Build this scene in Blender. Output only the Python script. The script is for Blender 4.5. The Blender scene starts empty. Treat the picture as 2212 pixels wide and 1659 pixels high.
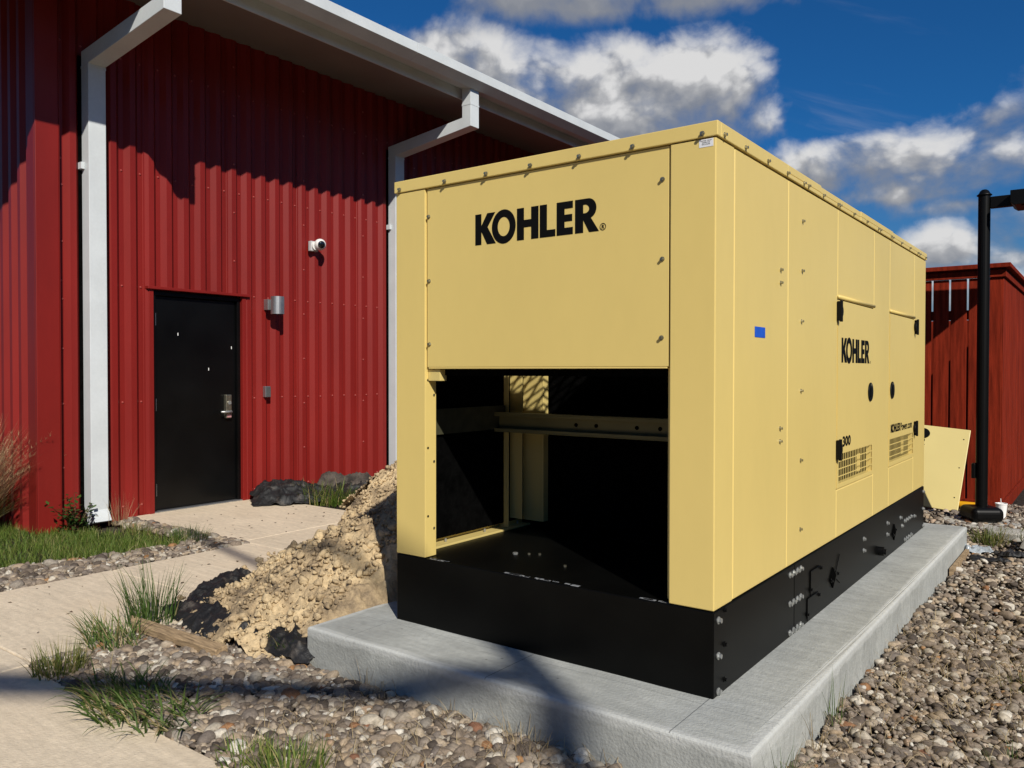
import bpy, math, random
import numpy as np
from mathutils import Vector, Matrix

R = random.Random(7)
NR = np.random.RandomState(11)
SC = bpy.context.scene
COL = SC.collection

# ------------------------------------------------------------------ camera
cam_d = bpy.data.cameras.new('camera')
cam = bpy.data.objects.new('camera', cam_d); COL.objects.link(cam)
cam_d.sensor_fit = 'HORIZONTAL'; cam_d.sensor_width = 36.0
cam_d.lens = 1744.4669 / 2212 * 36.0
cam_d.clip_start = 0.05; cam_d.clip_end = 6000
F_ = Vector((-0.59679351, 0.80224321, -0.01559921)); R_ = Vector((0.80233157, 0.59687783, 0.00095628)); U_ = R_.cross(F_)
m = Matrix((R_, U_, -F_)).transposed().to_4x4(); m.translation = (0, 0, 1.37975)
cam.matrix_world = m
SC.camera = cam

# ------------------------------------------------------------------ light
SUN_EL = math.radians(35.4)
hx, hy = 0.8173, -0.5762
S = Vector((hx * math.cos(SUN_EL), hy * math.cos(SUN_EL), math.sin(SUN_EL)))
sun_d = bpy.data.lights.new('sun', 'SUN'); sun_d.energy = 5.0; sun_d.angle = math.radians(0.53); sun_d.color = (1.0, 0.945, 0.85)
sun = bpy.data.objects.new('sun', sun_d); COL.objects.link(sun)
sun.rotation_euler = (-S).to_track_quat('-Z', 'Y').to_euler(); sun.location = S * 60

SC.view_settings.view_transform = 'Standard'; SC.view_settings.look = 'None'
SC.view_settings.exposure = 0.0; SC.view_settings.gamma = 1.0; SC.view_settings.use_curve_mapping = False

SKY_STRENGTH = 0.052


def make_world():
    w = bpy.data.worlds.new('World'); SC.world = w; w.use_nodes = True
    nt = w.node_tree; nt.nodes.clear(); N = nt.nodes; L = nt.links

    def math_(op, a, b=None, c=None):
        n = N.new('ShaderNodeMath'); n.operation = op
        for i, v in enumerate((a, b, c)):
            if v is None: continue
            if isinstance(v, (int, float)): n.inputs[i].default_value = v
            else: L.new(v, n.inputs[i])
        return n.outputs[0]

    tc = N.new('ShaderNodeTexCoord')
    D = tc.outputs['Generated']
    sep = N.new('ShaderNodeSeparateXYZ'); L.new(D, sep.inputs[0])
    az = math_('ARCTAN2', sep.outputs[0], sep.outputs[1]); el = math_('ARCSINE', sep.outputs[2])
    blobs = [(-0.700, 0.370, 0.068, 0.036, 1), (-0.620, 0.335, 0.090, 0.042, 1), (-0.502, 0.335, 0.105, 0.046, 1.3), (-0.414, 0.328, 0.066, 0.050, 1.1),
             (-0.474, 0.290, 0.125, 0.034, 1.1), (-0.500, 0.436, 0.190, 0.030, 1.15), (-0.345, 0.425, 0.056, 0.022, 0.8),
             (-0.235, 0.232, 0.090, 0.030, 1.25), (-0.128, 0.222, 0.080, 0.036, 1.15), (-0.180, 0.200, 0.085, 0.018, 1.0), (-0.094, 0.262, 0.060, 0.024, 0.75),
             (-0.149, 0.138, 0.036, 0.026, 1.0), (-0.085, 0.156, 0.036, 0.030, 0.9), (-0.132, 0.179, 0.067, 0.013, 0.65), (-0.615, 0.305, 0.113, 0.033, 0.8),
             (-0.03, 0.30, 0.05, 0.022, 0.55), (-0.05, 0.12, 0.10, 0.02, 0.7), (-0.20, 0.075, 0.50, 0.035, 0.95), (-0.20, 0.245, 0.06, 0.016, 0.8)]

    def noise(vec, scale, detail, rough, dist=0.0):
        n = N.new('ShaderNodeTexNoise'); n.inputs['Scale'].default_value = scale; n.inputs['Detail'].default_value = detail; n.inputs['Roughness'].default_value = rough
        n.inputs['Distortion'].default_value = dist; L.new(vec, n.inputs['Vector']); return math_('SUBTRACT', n.outputs[0], 0.5)

    def coords(daz, de):
        vec = N.new('ShaderNodeCombineXYZ'); L.new(math_('ADD', az, daz), vec.inputs[0]); L.new(math_('MULTIPLY', math_('ADD', el, de), 1.25), vec.inputs[1]); vec.inputs[2].default_value = 3.7
        return vec.outputs[0]

    v0 = coords(0, 0); v1 = coords(0.010, 0.020)
    best = None; wsum = None; ysum = None
    for (ca, ce, ra, re, wt) in blobs:
        x = math_('MULTIPLY', math_('SUBTRACT', az, ca), 1 / (ra * 1.5)); y = math_('MULTIPLY', math_('SUBTRACT', el, ce), 1 / (re * 1.5))
        r = math_('SQRT', math_('ADD', math_('MULTIPLY', x, x), math_('MULTIPLY', y, y)))
        v = math_('MULTIPLY', math_('SUBTRACT', 1.0, r), wt)
        w2 = math_('POWER', math_('MAXIMUM', v, 0.001), 2.0); wy = math_('MULTIPLY', w2, y)
        if best is None: best, wsum, ysum = v, w2, wy
        else:
            n = N.new('ShaderNodeMath'); n.operation = 'SMOOTH_MAX'; L.new(best, n.inputs[0]); L.new(v, n.inputs[1]); n.inputs[2].default_value = 0.25; best = n.outputs[0]
            wsum = math_('ADD', wsum, w2); ysum = math_('ADD', ysum, wy)
    yb = math_('DIVIDE', ysum, wsum)
    # scattered cloud away from the banks in view
    far = math_('MULTIPLY', math_('SUBTRACT', math_('ABSOLUTE', math_('ADD', az, 0.40)), 0.55), 5.0); far = math_('MINIMUM', math_('MAXIMUM', far, 0.0), 1.0)
    gen = math_('SUBTRACT', math_('MULTIPLY', math_('MULTIPLY', noise(v0, 3.1, 2, 0.5), 3.2), far), math_('SUBTRACT', 0.45, math_('MULTIPLY', far, 0.38)))
    best = math_('MAXIMUM', best, gen)
    def puff(vec, scale, detail):
        """cauliflower heads: inverted cells over cells, on gently warped coordinates"""
        w = N.new('ShaderNodeTexNoise'); w.inputs['Scale'].default_value = 16.0; w.inputs['Detail'].default_value = 5.0; L.new(vec, w.inputs['Vector'])
        o = N.new('ShaderNodeVectorMath'); o.operation = 'MULTIPLY_ADD'; L.new(w.outputs['Color'], o.inputs[0]); o.inputs[1].default_value = (0.045, 0.045, 0.0); L.new(vec, o.inputs[2])
        n = N.new('ShaderNodeTexVoronoi'); n.feature = 'F1'; n.inputs['Scale'].default_value = scale; n.inputs['Detail'].default_value = detail; n.inputs['Roughness'].default_value = 0.55
        n.inputs['Lacunarity'].default_value = 2.3; L.new(o.outputs[0], n.inputs['Vector']); return math_('SUBTRACT', 0.52, n.outputs['Distance'])

    big = noise(v0, 7.5, 9, 0.60, 0.25); p0 = puff(v0, 14.0, 2.0); p1 = puff(v1, 14.0, 1.0)
    d0 = math_('ADD', math_('ADD', math_('MULTIPLY', math_('MINIMUM', best, 0.60), 1.4), math_('MULTIPLY', big, 2.3)), math_('MULTIPLY', p0, 0.42))
    alpha = N.new('ShaderNodeMapRange'); alpha.interpolation_type = 'SMOOTHSTEP'
    L.new(d0, alpha.inputs['Value']); alpha.inputs['From Min'].default_value = -0.08; alpha.inputs['From Max'].default_value = 0.78
    shade = math_('ADD', math_('MULTIPLY', yb, 0.75), math_('MULTIPLY', math_('SUBTRACT', p0, p1), 0.40))
    shade = math_('ADD', math_('ADD', shade, math_('ADD', math_('MULTIPLY', p0, 0.25), math_('MULTIPLY', noise(v0, 34.0, 5, 0.6, 0.3), 0.45))), math_('MULTIPLY', big, 0.9))
    lit = N.new('ShaderNodeMapRange'); lit.interpolation_type = 'SMOOTHSTEP'; L.new(shade, lit.inputs['Value']); lit.inputs['From Min'].default_value = -0.52; lit.inputs['From Max'].default_value = 0.30
    # banks higher up show their grey undersides
    under = N.new('ShaderNodeMapRange'); L.new(el, under.inputs['Value']); under.inputs['From Min'].default_value = 0.375; under.inputs['From Max'].default_value = 0.42
    litv = math_('MULTIPLY', lit.outputs[0], math_('SUBTRACT', 1.0, math_('MULTIPLY', under.outputs[0], 0.5)))
    ccol = N.new('ShaderNodeValToRGB'); L.new(litv, ccol.inputs[0])
    cr = ccol.color_ramp; cr.elements[0].color = (0.24, 0.255, 0.29, 1); cr.elements[0].position = 0.05; cr.elements[1].color = (0.72, 0.715, 0.71, 1); cr.elements[1].position = 0.88
    e_ = cr.elements.new(0.5); e_.color = (0.40, 0.405, 0.42, 1)
    cdiv = N.new('ShaderNodeVectorMath'); cdiv.operation = 'SCALE'; L.new(ccol.outputs[0], cdiv.inputs[0]); cdiv.inputs['Scale'].default_value = 1 / SKY_STRENGTH
    sky = N.new('ShaderNodeTexSky'); sky.sky_type = 'NISHITA'; sky.sun_disc = False
    sky.sun_elevation = SUN_EL; sky.sun_rotation = math.atan2(S.x, S.y); sky.air_density = 1.0; sky.dust_density = 0.2; sky.ozone_density = 3.0
    tint = N.new('ShaderNodeVectorMath'); tint.operation = 'MULTIPLY'; L.new(sky.outputs[0], tint.inputs[0]); hz = N.new('ShaderNodeMapRange'); L.new(el, hz.inputs['Value']); hz.inputs['From Min'].default_value = 0.03; hz.inputs['From Max'].default_value = 0.26
    tm = N.new('ShaderNodeMix'); tm.data_type = 'RGBA'; L.new(hz.outputs[0], tm.inputs[0]); tm.inputs[6].default_value = (0.52, 0.80, 1.08, 1); tm.inputs[7].default_value = (0.17, 0.74, 1.32, 1)
    L.new(tm.outputs[2], tint.inputs[1])
    hsv = N.new('ShaderNodeHueSaturation'); hsv.inputs['Saturation'].default_value = 1.0; hsv.inputs['Value'].default_value = 1.0; L.new(tint.outputs[0], hsv.inputs['Color'])
    mix = N.new('ShaderNodeMix'); mix.data_type = 'RGBA'
    cz = N.new('ShaderNodeCombineXYZ'); L.new(math_('ADD', az, math_('MULTIPLY', el, 1.2)), cz.inputs[0]); L.new(math_('MULTIPLY', math_('SUBTRACT', el, math_('MULTIPLY', az, -0.35)), 5.0), cz.inputs[1]); cz.inputs[2].default_value = 1.3
    cir = N.new('ShaderNodeMapRange'); cir.interpolation_type = 'SMOOTHSTEP'; L.new(noise(cz.outputs[0], 3.2, 6, 0.6, 0.4), cir.inputs['Value']); cir.inputs['From Min'].default_value = 0.02; cir.inputs['From Max'].default_value = 0.32; cir.inputs['To Max'].default_value = 0.20
    L.new(math_('MAXIMUM', math_('MULTIPLY', alpha.outputs[0], 0.97), cir.outputs[0]), mix.inputs[0]); L.new(hsv.outputs[0], mix.inputs[6]); L.new(cdiv.outputs[0], mix.inputs[7])
    bg = N.new('ShaderNodeBackground'); bg.inputs[1].default_value = SKY_STRENGTH; L.new(mix.outputs[2], bg.inputs[0])
    out = N.new('ShaderNodeOutputWorld'); L.new(bg.outputs[0], out.inputs[0])


make_world()

# ------------------------------------------------------------------ helpers
MATS = {}


def mat(name, col, rough=0.5, metal=0.0, var=0.12, scale=6.0, bump=0.0, bscale=60.0, spec=0.5, col2=None, fine=0.0, coat=0.0, stretch=(1, 1, 1), sss=None, randv=0.0):
    """Principled material with cloudy colour variation and a fine relief, all from world position."""
    if name in MATS: return MATS[name]
    mt = bpy.data.materials.new(name); mt.use_nodes = True; nt = mt.node_tree; N = nt.nodes; L = nt.links
    b = N['Principled BSDF']; b.inputs['Roughness'].default_value = rough; b.inputs['Metallic'].default_value = metal
    b.inputs['Specular IOR Level'].default_value = spec; b.inputs['Coat Weight'].default_value = coat
    geo = N.new('ShaderNodeNewGeometry'); mp = N.new('ShaderNodeMapping'); L.new(geo.outputs['Position'], mp.inputs[0]); mp.inputs['Scale'].default_value = stretch
    n = N.new('ShaderNodeTexNoise'); n.inputs['Scale'].default_value = scale; n.inputs['Detail'].default_value = 6; L.new(mp.outputs[0], n.inputs['Vector'])
    r = N.new('ShaderNodeValToRGB'); L.new(n.outputs[0], r.inputs[0])
    c2 = col2 or tuple(max(0, c * (1 - var * 1.6)) for c in col)
    c1 = tuple(min(1, c * (1 + var * 0.6)) for c in col)
    r.color_ramp.elements[0].position = 0.32; r.color_ramp.elements[0].color = (*c2, 1); r.color_ramp.elements[1].position = 0.68; r.color_ramp.elements[1].color = (*c1, 1)
    outc = r.outputs[0]
    if fine > 0:
        n2 = N.new('ShaderNodeTexNoise'); n2.inputs['Scale'].default_value = scale * 14; n2.inputs['Detail'].default_value = 4; L.new(mp.outputs[0], n2.inputs['Vector'])
        mr = N.new('ShaderNodeMapRange'); L.new(n2.outputs[0], mr.inputs[0]); mr.inputs[1].default_value = 0.3; mr.inputs[2].default_value = 0.7; mr.inputs[3].default_value = 1 - fine; mr.inputs[4].default_value = 1 + fine * 0.6
        mm = N.new('ShaderNodeVectorMath'); mm.operation = 'SCALE'; L.new(outc, mm.inputs[0]); L.new(mr.outputs[0], mm.inputs['Scale']); outc = mm.outputs[0]
    if randv > 0:
        oi = N.new('ShaderNodeObjectInfo'); mr = N.new('ShaderNodeMapRange'); L.new(oi.outputs['Random'], mr.inputs[0]); mr.inputs[3].default_value = 1 - randv; mr.inputs[4].default_value = 1 + randv
        mm = N.new('ShaderNodeVectorMath'); mm.operation = 'SCALE'; L.new(outc, mm.inputs[0]); L.new(mr.outputs[0], mm.inputs['Scale']); outc = mm.outputs[0]
    L.new(outc, b.inputs['Base Color'])
    if bump > 0:
        n3 = N.new('ShaderNodeTexNoise'); n3.inputs['Scale'].default_value = bscale; n3.inputs['Detail'].default_value = 5; L.new(mp.outputs[0], n3.inputs['Vector'])
        bp = N.new('ShaderNodeBump'); bp.inputs['Strength'].default_value = bump; bp.inputs['Distance'].default_value = 0.01; L.new(n3.outputs[0], bp.inputs['Height']); L.new(bp.outputs[0], b.inputs['Normal'])
    MATS[name] = mt
    return mt


def nodes_of(mt):
    return mt.node_tree.nodes, mt.node_tree.links, mt.node_tree.nodes['Principled BSDF']


def empty(name, loc=(0, 0, 0), rz=0.0):
    o = bpy.data.objects.new(name, None); COL.objects.link(o); o.location = loc; o.rotation_euler = (0, 0, rz); o.empty_display_size = 0.1
    return o


def tag(o, label=None, cat=None, group=None, kind=None):
    if label: o['label'] = label
    if cat: o['category'] = cat
    if group: o['group'] = group
    if kind: o['kind'] = kind
    return o


def link(name, me, parent=None, loc=None):
    o = bpy.data.objects.new(name, me); COL.objects.link(o)
    if parent: o.parent = parent
    if loc is not None: o.location = loc
    return o


class MB:
    """Collects shapes and links them as ONE mesh object."""
    def __init__(s): s.v = []; s.f = []
    def add(s, vs, fs):
        k = len(s.v); s.v += [tuple(v) for v in vs]; s.f += [tuple(i + k for i in f) for f in fs]; return s
    def box(s, x0, x1, y0, y1, z0, z1):
        return s.add([(x0, y0, z0), (x1, y0, z0), (x1, y1, z0), (x0, y1, z0), (x0, y0, z1), (x1, y0, z1), (x1, y1, z1), (x0, y1, z1)],
                     [(0, 3, 2, 1), (4, 5, 6, 7), (0, 1, 5, 4), (1, 2, 6, 5), (2, 3, 7, 6), (3, 0, 4, 7)])
    def loft(s, rings, cap=True):
        k = len(rings[0]); vs = [p for r in rings for p in r]; fs = []
        for i in range(len(rings) - 1):
            for j in range(k):
                a, b = i * k + j, i * k + (j + 1) % k
                fs.append((a, b, b + k, a + k))
        if cap: fs += [tuple(range(k))[::-1], tuple((len(rings) - 1) * k + j for j in range(k))]
        return s.add(vs, fs)
    def tube(s, pts, rad, n=8, cap=True):
        pts = [Vector(p) for p in pts]; rings = []
        for i, p in enumerate(pts):
            d = (pts[min(i + 1, len(pts) - 1)] - pts[max(i - 1, 0)]).normalized()
            u = d.cross(Vector((0, 0, 1)))
            if u.length < 1e-3: u = Vector((1, 0, 0))
            u.normalize(); w = u.cross(d) * -1
            r = rad[i] if isinstance(rad, (list, tuple)) else rad
            rings.append([tuple(p + (u * math.cos(2 * math.pi * j / n) + w * math.sin(2 * math.pi * j / n)) * r) for j in range(n)])
        return s.loft(rings, cap)
    def cyl(s, c, r, h, axis='Z', n=16, r2=None):
        d = {'X': Vector((1, 0, 0)), 'Y': Vector((0, 1, 0)), 'Z': Vector((0, 0, 1))}[axis]
        c = Vector(c); return s.tube([c, c + d * h], [r, r if r2 is None else r2], n)
    def lathe(s, c, prof, n=20):
        return s.loft([[(c[0] + r * math.cos(2 * math.pi * j / n), c[1] + r * math.sin(2 * math.pi * j / n), c[2] + z) for j in range(n)] for r, z in prof])
    def prism(s, poly, f, depth):
        """poly: 2D outline; f(u, v, w) -> 3D; extruded from w=0 to w=depth."""
        k = len(poly)
        return s.add([f(u, v, 0) for u, v in poly] + [f(u, v, depth) for u, v in poly],
                     [tuple(range(k)), tuple(range(2 * k - 1, k - 1, -1))] + [(i, i + k, (i + 1) % k + k, (i + 1) % k) for i in range(k)])
    def mesh(s, name, mt, smooth=False):
        me = bpy.data.meshes.new(name); me.from_pydata(s.v, [], s.f); me.update()
        import bmesh
        bm = bmesh.new(); bm.from_mesh(me); bmesh.ops.recalc_face_normals(bm, faces=bm.faces); bm.to_mesh(me); bm.free()
        me.materials.append(mt)
        if smooth: me.polygons.foreach_set('use_smooth', [True] * len(me.polygons))
        return me
    def build(s, name, mt, parent=None, bevel=0.0, seg=2, smooth=False, loc=None):
        o = link(name, s.mesh(name, mt, smooth), parent, loc)
        if bevel > 0:
            md = o.modifiers.new('bevel', 'BEVEL'); md.width = bevel; md.segments = seg; md.limit_method = 'ANGLE'; md.angle_limit = math.radians(40)
            if seg > 1: md.harden_normals = False
        return o


def npmesh(name, V, Fq, mt, smooth=True, attrs=None):
    me = bpy.data.meshes.new(name)
    V = np.asarray(V, np.float32); Fq = np.asarray(Fq, np.int32); k = Fq.shape[1]
    me.vertices.add(len(V)); me.vertices.foreach_set('co', V.ravel())
    me.loops.add(Fq.size); me.loops.foreach_set('vertex_index', Fq.ravel())
    me.polygons.add(len(Fq)); me.polygons.foreach_set('loop_start', np.arange(0, Fq.size, k, dtype=np.int32))
    if smooth: me.polygons.foreach_set('use_smooth', np.ones(len(Fq), bool))
    me.update(calc_edges=True)
    for nm, arr in (attrs or {}).items():
        a = me.attributes.new(nm, 'FLOAT', 'POINT'); a.data.foreach_set('value', np.asarray(arr, np.float32))
    me.materials.append(mt)
    return me


# ---- numpy noise
_P = NR.rand(1 << 16)


def _h(ix, iy, s=0):
    return _P[((ix * 73856093) ^ (iy * 19349663) ^ (s * 83492791)) & 0xFFFF]


def vnoise(x, y, s=0):
    ix = np.floor(x).astype(np.int64); iy = np.floor(y).astype(np.int64); fx = x - ix; fy = y - iy
    fx = fx * fx * (3 - 2 * fx); fy = fy * fy * (3 - 2 * fy)
    return (_h(ix, iy, s) * (1 - fx) + _h(ix + 1, iy, s) * fx) * (1 - fy) + (_h(ix, iy + 1, s) * (1 - fx) + _h(ix + 1, iy + 1, s) * fx) * fy


def fbm(x, y, o=5, s=0, g=0.5):
    a = 1.0; t = 0; n = 0
    for i in range(o):
        t = t + a * vnoise(x * 2 ** i, y * 2 ** i, s + i); n += a; a *= g
    return t / n


def worley(x, y, s=0):
    ix = np.floor(x).astype(np.int64); iy = np.floor(y).astype(np.int64); best = np.full(x.shape, 9.0); cid = np.zeros(x.shape)
    for dx in (-1, 0, 1):
        for dy in (-1, 0, 1):
            jx = ix + dx; jy = iy + dy
            d = (jx + _h(jx, jy, s + 1) - x) ** 2 + (jy + _h(jx, jy, s + 2) - y) ** 2
            u = d < best; best = np.where(u, d, best); cid = np.where(u, _h(jx, jy, s + 3), cid)
    return np.sqrt(best), cid


def sstep(a, b, x):
    t = np.clip((x - a) / (b - a), 0, 1); return t * t * (3 - 2 * t)


def gz(x, y):
    """Level of the gravel ground (rises a little behind the generator)."""
    return 0.085 * sstep(7.15, 7.9, np.asarray(y, float)) * sstep(-4, -2.5, np.asarray(x, float))


# ---- lettering
def flat_letters(name, splines, f, mt, parent, thick=0.0012):
    """splines: list of closed 2D outlines (holes fill even-odd); f(u,v,w) maps to 3D."""
    cu = bpy.data.curves.new(name, 'CURVE'); cu.dimensions = '2D'; cu.fill_mode = 'FRONT'
    for poly in splines:
        sp = cu.splines.new('POLY'); sp.points.add(len(poly) - 1)
        for p, (u, v) in zip(sp.points, poly): p.co = (u, v, 0, 1)
        sp.use_cyclic_u = True
    return _curve_mesh(name, cu, f, mt, parent, thick)


def text_letters(name, body, f, mt, parent, size=1.0, thick=0.0012, width=None, offset=0.0, align='LEFT'):
    cu = bpy.data.curves.new(name, 'FONT'); cu.body = body; cu.size = size; cu.offset = offset; cu.align_x = align; cu.fill_mode = 'FRONT'; cu.resolution_u = 3
    return _curve_mesh(name, cu, f, mt, parent, thick, width)


def _curve_mesh(name, cu, f, mt, parent, thick, width=None):
    tmp = bpy.data.objects.new('tmp', cu); COL.objects.link(tmp)
    bpy.context.view_layer.update()
    dg = bpy.context.evaluated_depsgraph_get()
    me = bpy.data.meshes.new_from_object(tmp.evaluated_get(dg))
    bpy.data.objects.remove(tmp); bpy.data.curves.remove(cu)
    xs = [v.co.x for v in me.vertices]
    k = 1.0
    if width: k = width / (max(xs) - min(xs))
    for v in me.vertices: v.co = Vector(f(v.co.x * k, v.co.y, thick))
    me.materials.clear(); me.materials.append(mt); me.name = name
    return link(name, me, parent)


def ell(cx, cy, rx, ry, n=36): return [(cx + rx * math.cos(2 * math.pi * i / n), cy + ry * math.sin(2 * math.pi * i / n)) for i in range(n)]


def arc(cx, cy, rx, ry, a0, a1, n=14):
    return [(cx + rx * math.cos(math.radians(a0 + (a1 - a0) * i / n)), cy + ry * math.sin(math.radians(a0 + (a1 - a0) * i / n))) for i in range(n + 1)]


def logo(width=800.0, height=171.0):
    """The six heavy capitals of the maker's wordmark, one outline list per letter, in a box width x height."""
    L = {}
    L['K'] = [[(0, 0), (44, 0), (44, 72), (84, 0), (146, 0), (88, 94), (142, 171), (85, 171), (44, 106), (44, 171), (0, 171)]]
    L['O'] = [ell(200, 85.5, 82, 93), ell(200, 85.5, 41, 52)]
    L['H'] = [[(290, 0), (337, 0), (337, 66), (384, 66), (384, 0), (432, 0), (432, 171), (384, 171), (384, 106), (337, 106), (337, 171), (290, 171)]]
    L['L'] = [[(440, 0), (539, 0), (539, 37), (486, 37), (486, 171), (440, 171)]]
    L['E'] = [[(547, 0), (647, 0), (647, 37), (596, 37), (596, 68), (643, 68), (643, 104), (596, 104), (596, 134), (647, 134), (647, 171), (547, 171)]]
    L['R'] = [[(660, 0), (709, 0), (709, 64), (744, 0), (802, 0), (753, 74)] + arc(738, 120, 49, 51, -68, 90) + [(660, 171)],
              [(709, 98)] + arc(718, 119.5, 26, 21.5, -90, 90) + [(709, 141)]]
    kx, ky = width / 802.0, height / 171.0
    return [(c, [[(u * kx, v * ky) for u, v in p] for p in sp]) for c, sp in L.items()]


# ------------------------------------------------------------------ materials
TAN = (0.70, 0.535, 0.180)
M_tan = mat('tan_paint', TAN, rough=0.40, var=0.03, scale=1.3, spec=0.4, bump=0.05, bscale=4, fine=0.012, stretch=(1, 1, 0.45))
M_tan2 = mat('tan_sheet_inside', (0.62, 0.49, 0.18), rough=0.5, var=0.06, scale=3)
M_black = mat('black_paint', (0.0022, 0.0023, 0.0021), rough=0.40, var=0.25, scale=5, spec=0.14, bump=0.02, bscale=140)
M_foam = mat('black_foam', (0.003, 0.003, 0.003), rough=0.95, var=0.3, scale=20, spec=0.0, bump=0.4, bscale=80)
M_plastic = mat('black_plastic', (0.0035, 0.0035, 0.0035), rough=0.42, var=0.1, spec=0.16)
M_ink = mat('black_vinyl', (0.005, 0.005, 0.005), rough=0.6, var=0.05, spec=0.08)
M_steel = mat('zinc_steel', (0.42, 0.40, 0.30), rough=0.35, metal=0.9, var=0.15, scale=60)
M_bright = mat('bright_zinc', (0.50, 0.51, 0.49), rough=0.36, metal=0.7, var=0.15, scale=60)
M_red = mat('red_siding', (0.20, 0.0125, 0.0095), rough=0.44, var=0.12, scale=2.2, spec=0.32, stretch=(1, 1, 0.25), fine=0.03)
M_screw = mat('screw_heads', (0.36, 0.07, 0.06), rough=0.3, var=0.05, spec=0.6)
M_white = mat('white_trim', (0.60, 0.635, 0.65), rough=0.4, var=0.05, scale=3, spec=0.4, fine=0.03)
M_soffit = mat('soffit', (0.20, 0.175, 0.155), rough=0.6, var=0.06, scale=2)
M_roof = mat('roof_sheet', (0.55, 0.56, 0.56), rough=0.45, var=0.08)
M_door = mat('door_black', (0.0032, 0.0034, 0.0036), rough=0.3, var=0.3, scale=2.0, spec=0.3)
M_galv = mat('brushed_aluminium', (0.42, 0.43, 0.44), rough=0.42, metal=0.85, var=0.1, scale=12)
M_wht_plastic = mat('white_plastic', (0.75, 0.75, 0.73), rough=0.35, var=0.03)
M_glassblk = mat('dark_lens', (0.006, 0.006, 0.007), rough=0.06, var=0.05, spec=0.8)
M_tape = mat('blue_tape', (0.01, 0.09, 0.55), rough=0.6, var=0.08, scale=30)
M_sticker = mat('white_sticker', (0.72, 0.73, 0.76), rough=0.5, var=0.03)
M_cup = mat('foam_cup', (0.82, 0.82, 0.80), rough=0.7, var=0.04, scale=60)
M_pipe = mat('yellow_plastic', (0.72, 0.36, 0.01), rough=0.35, var=0.06)
M_fence = mat('red_stained_wood', (0.215, 0.023, 0.009), rough=0.8, var=0.30, scale=5, spec=0.06, stretch=(6, 6, 0.5), fine=0.12, bump=0.25, bscale=30, randv=0.14)
M_stake = mat('weathered_wood', (0.40, 0.285, 0.17), rough=0.85, var=0.32, scale=5, spec=0.1, stretch=(2, 16, 16), fine=0.15, bump=0.5, bscale=16)
M_fabric = mat('black_weed_fabric', (0.012, 0.012, 0.013), rough=0.6, var=0.35, scale=9, spec=0.45, bump=0.35, bscale=130)
def dusty(mt):
    N, L, b = nodes_of(mt); src = b.inputs['Base Color'].links[0].from_socket
    geo = N.new('ShaderNodeNewGeometry'); n = N.new('ShaderNodeTexNoise'); n.inputs['Scale'].default_value = 7; n.inputs['Detail'].default_value = 8; n.inputs['Roughness'].default_value = 0.7; L.new(geo.outputs['Position'], n.inputs['Vector'])
    mr = N.new('ShaderNodeMapRange'); mr.interpolation_type = 'SMOOTHSTEP'; L.new(n.outputs[0], mr.inputs[0]); mr.inputs[1].default_value = 0.52; mr.inputs[2].default_value = 0.78; mr.inputs[4].default_value = 0.5
    mx = N.new('ShaderNodeMix'); mx.data_type = 'RGBA'; L.new(mr.outputs[0], mx.inputs[0]); L.new(src, mx.inputs[6]); mx.inputs[7].default_value = (0.26, 0.22, 0.18, 1); L.new(mx.outputs[2], b.inputs['Base Color'])


dusty(M_fabric)
M_bagplastic = mat('grey_plastic_film', (0.36, 0.40, 0.43), rough=0.2, var=0.2, scale=12, spec=0.6)
M_pole = mat('grey_pole_paint', (0.30, 0.30, 0.30), rough=0.5)
M_ground = mat('soil', (0.07, 0.058, 0.045), rough=0.95, var=0.35, scale=4, fine=0.25, spec=0.1)
M_bed = mat('gravel_grit', (0.045, 0.037, 0.03), rough=0.95, var=0.4, scale=30, fine=0.4, spec=0.1, bump=0.8, bscale=70)
M_foot = mat('pale_footing', (0.45, 0.43, 0.38), rough=0.9, var=0.2, scale=8, fine=0.15, bump=0.3)


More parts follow.
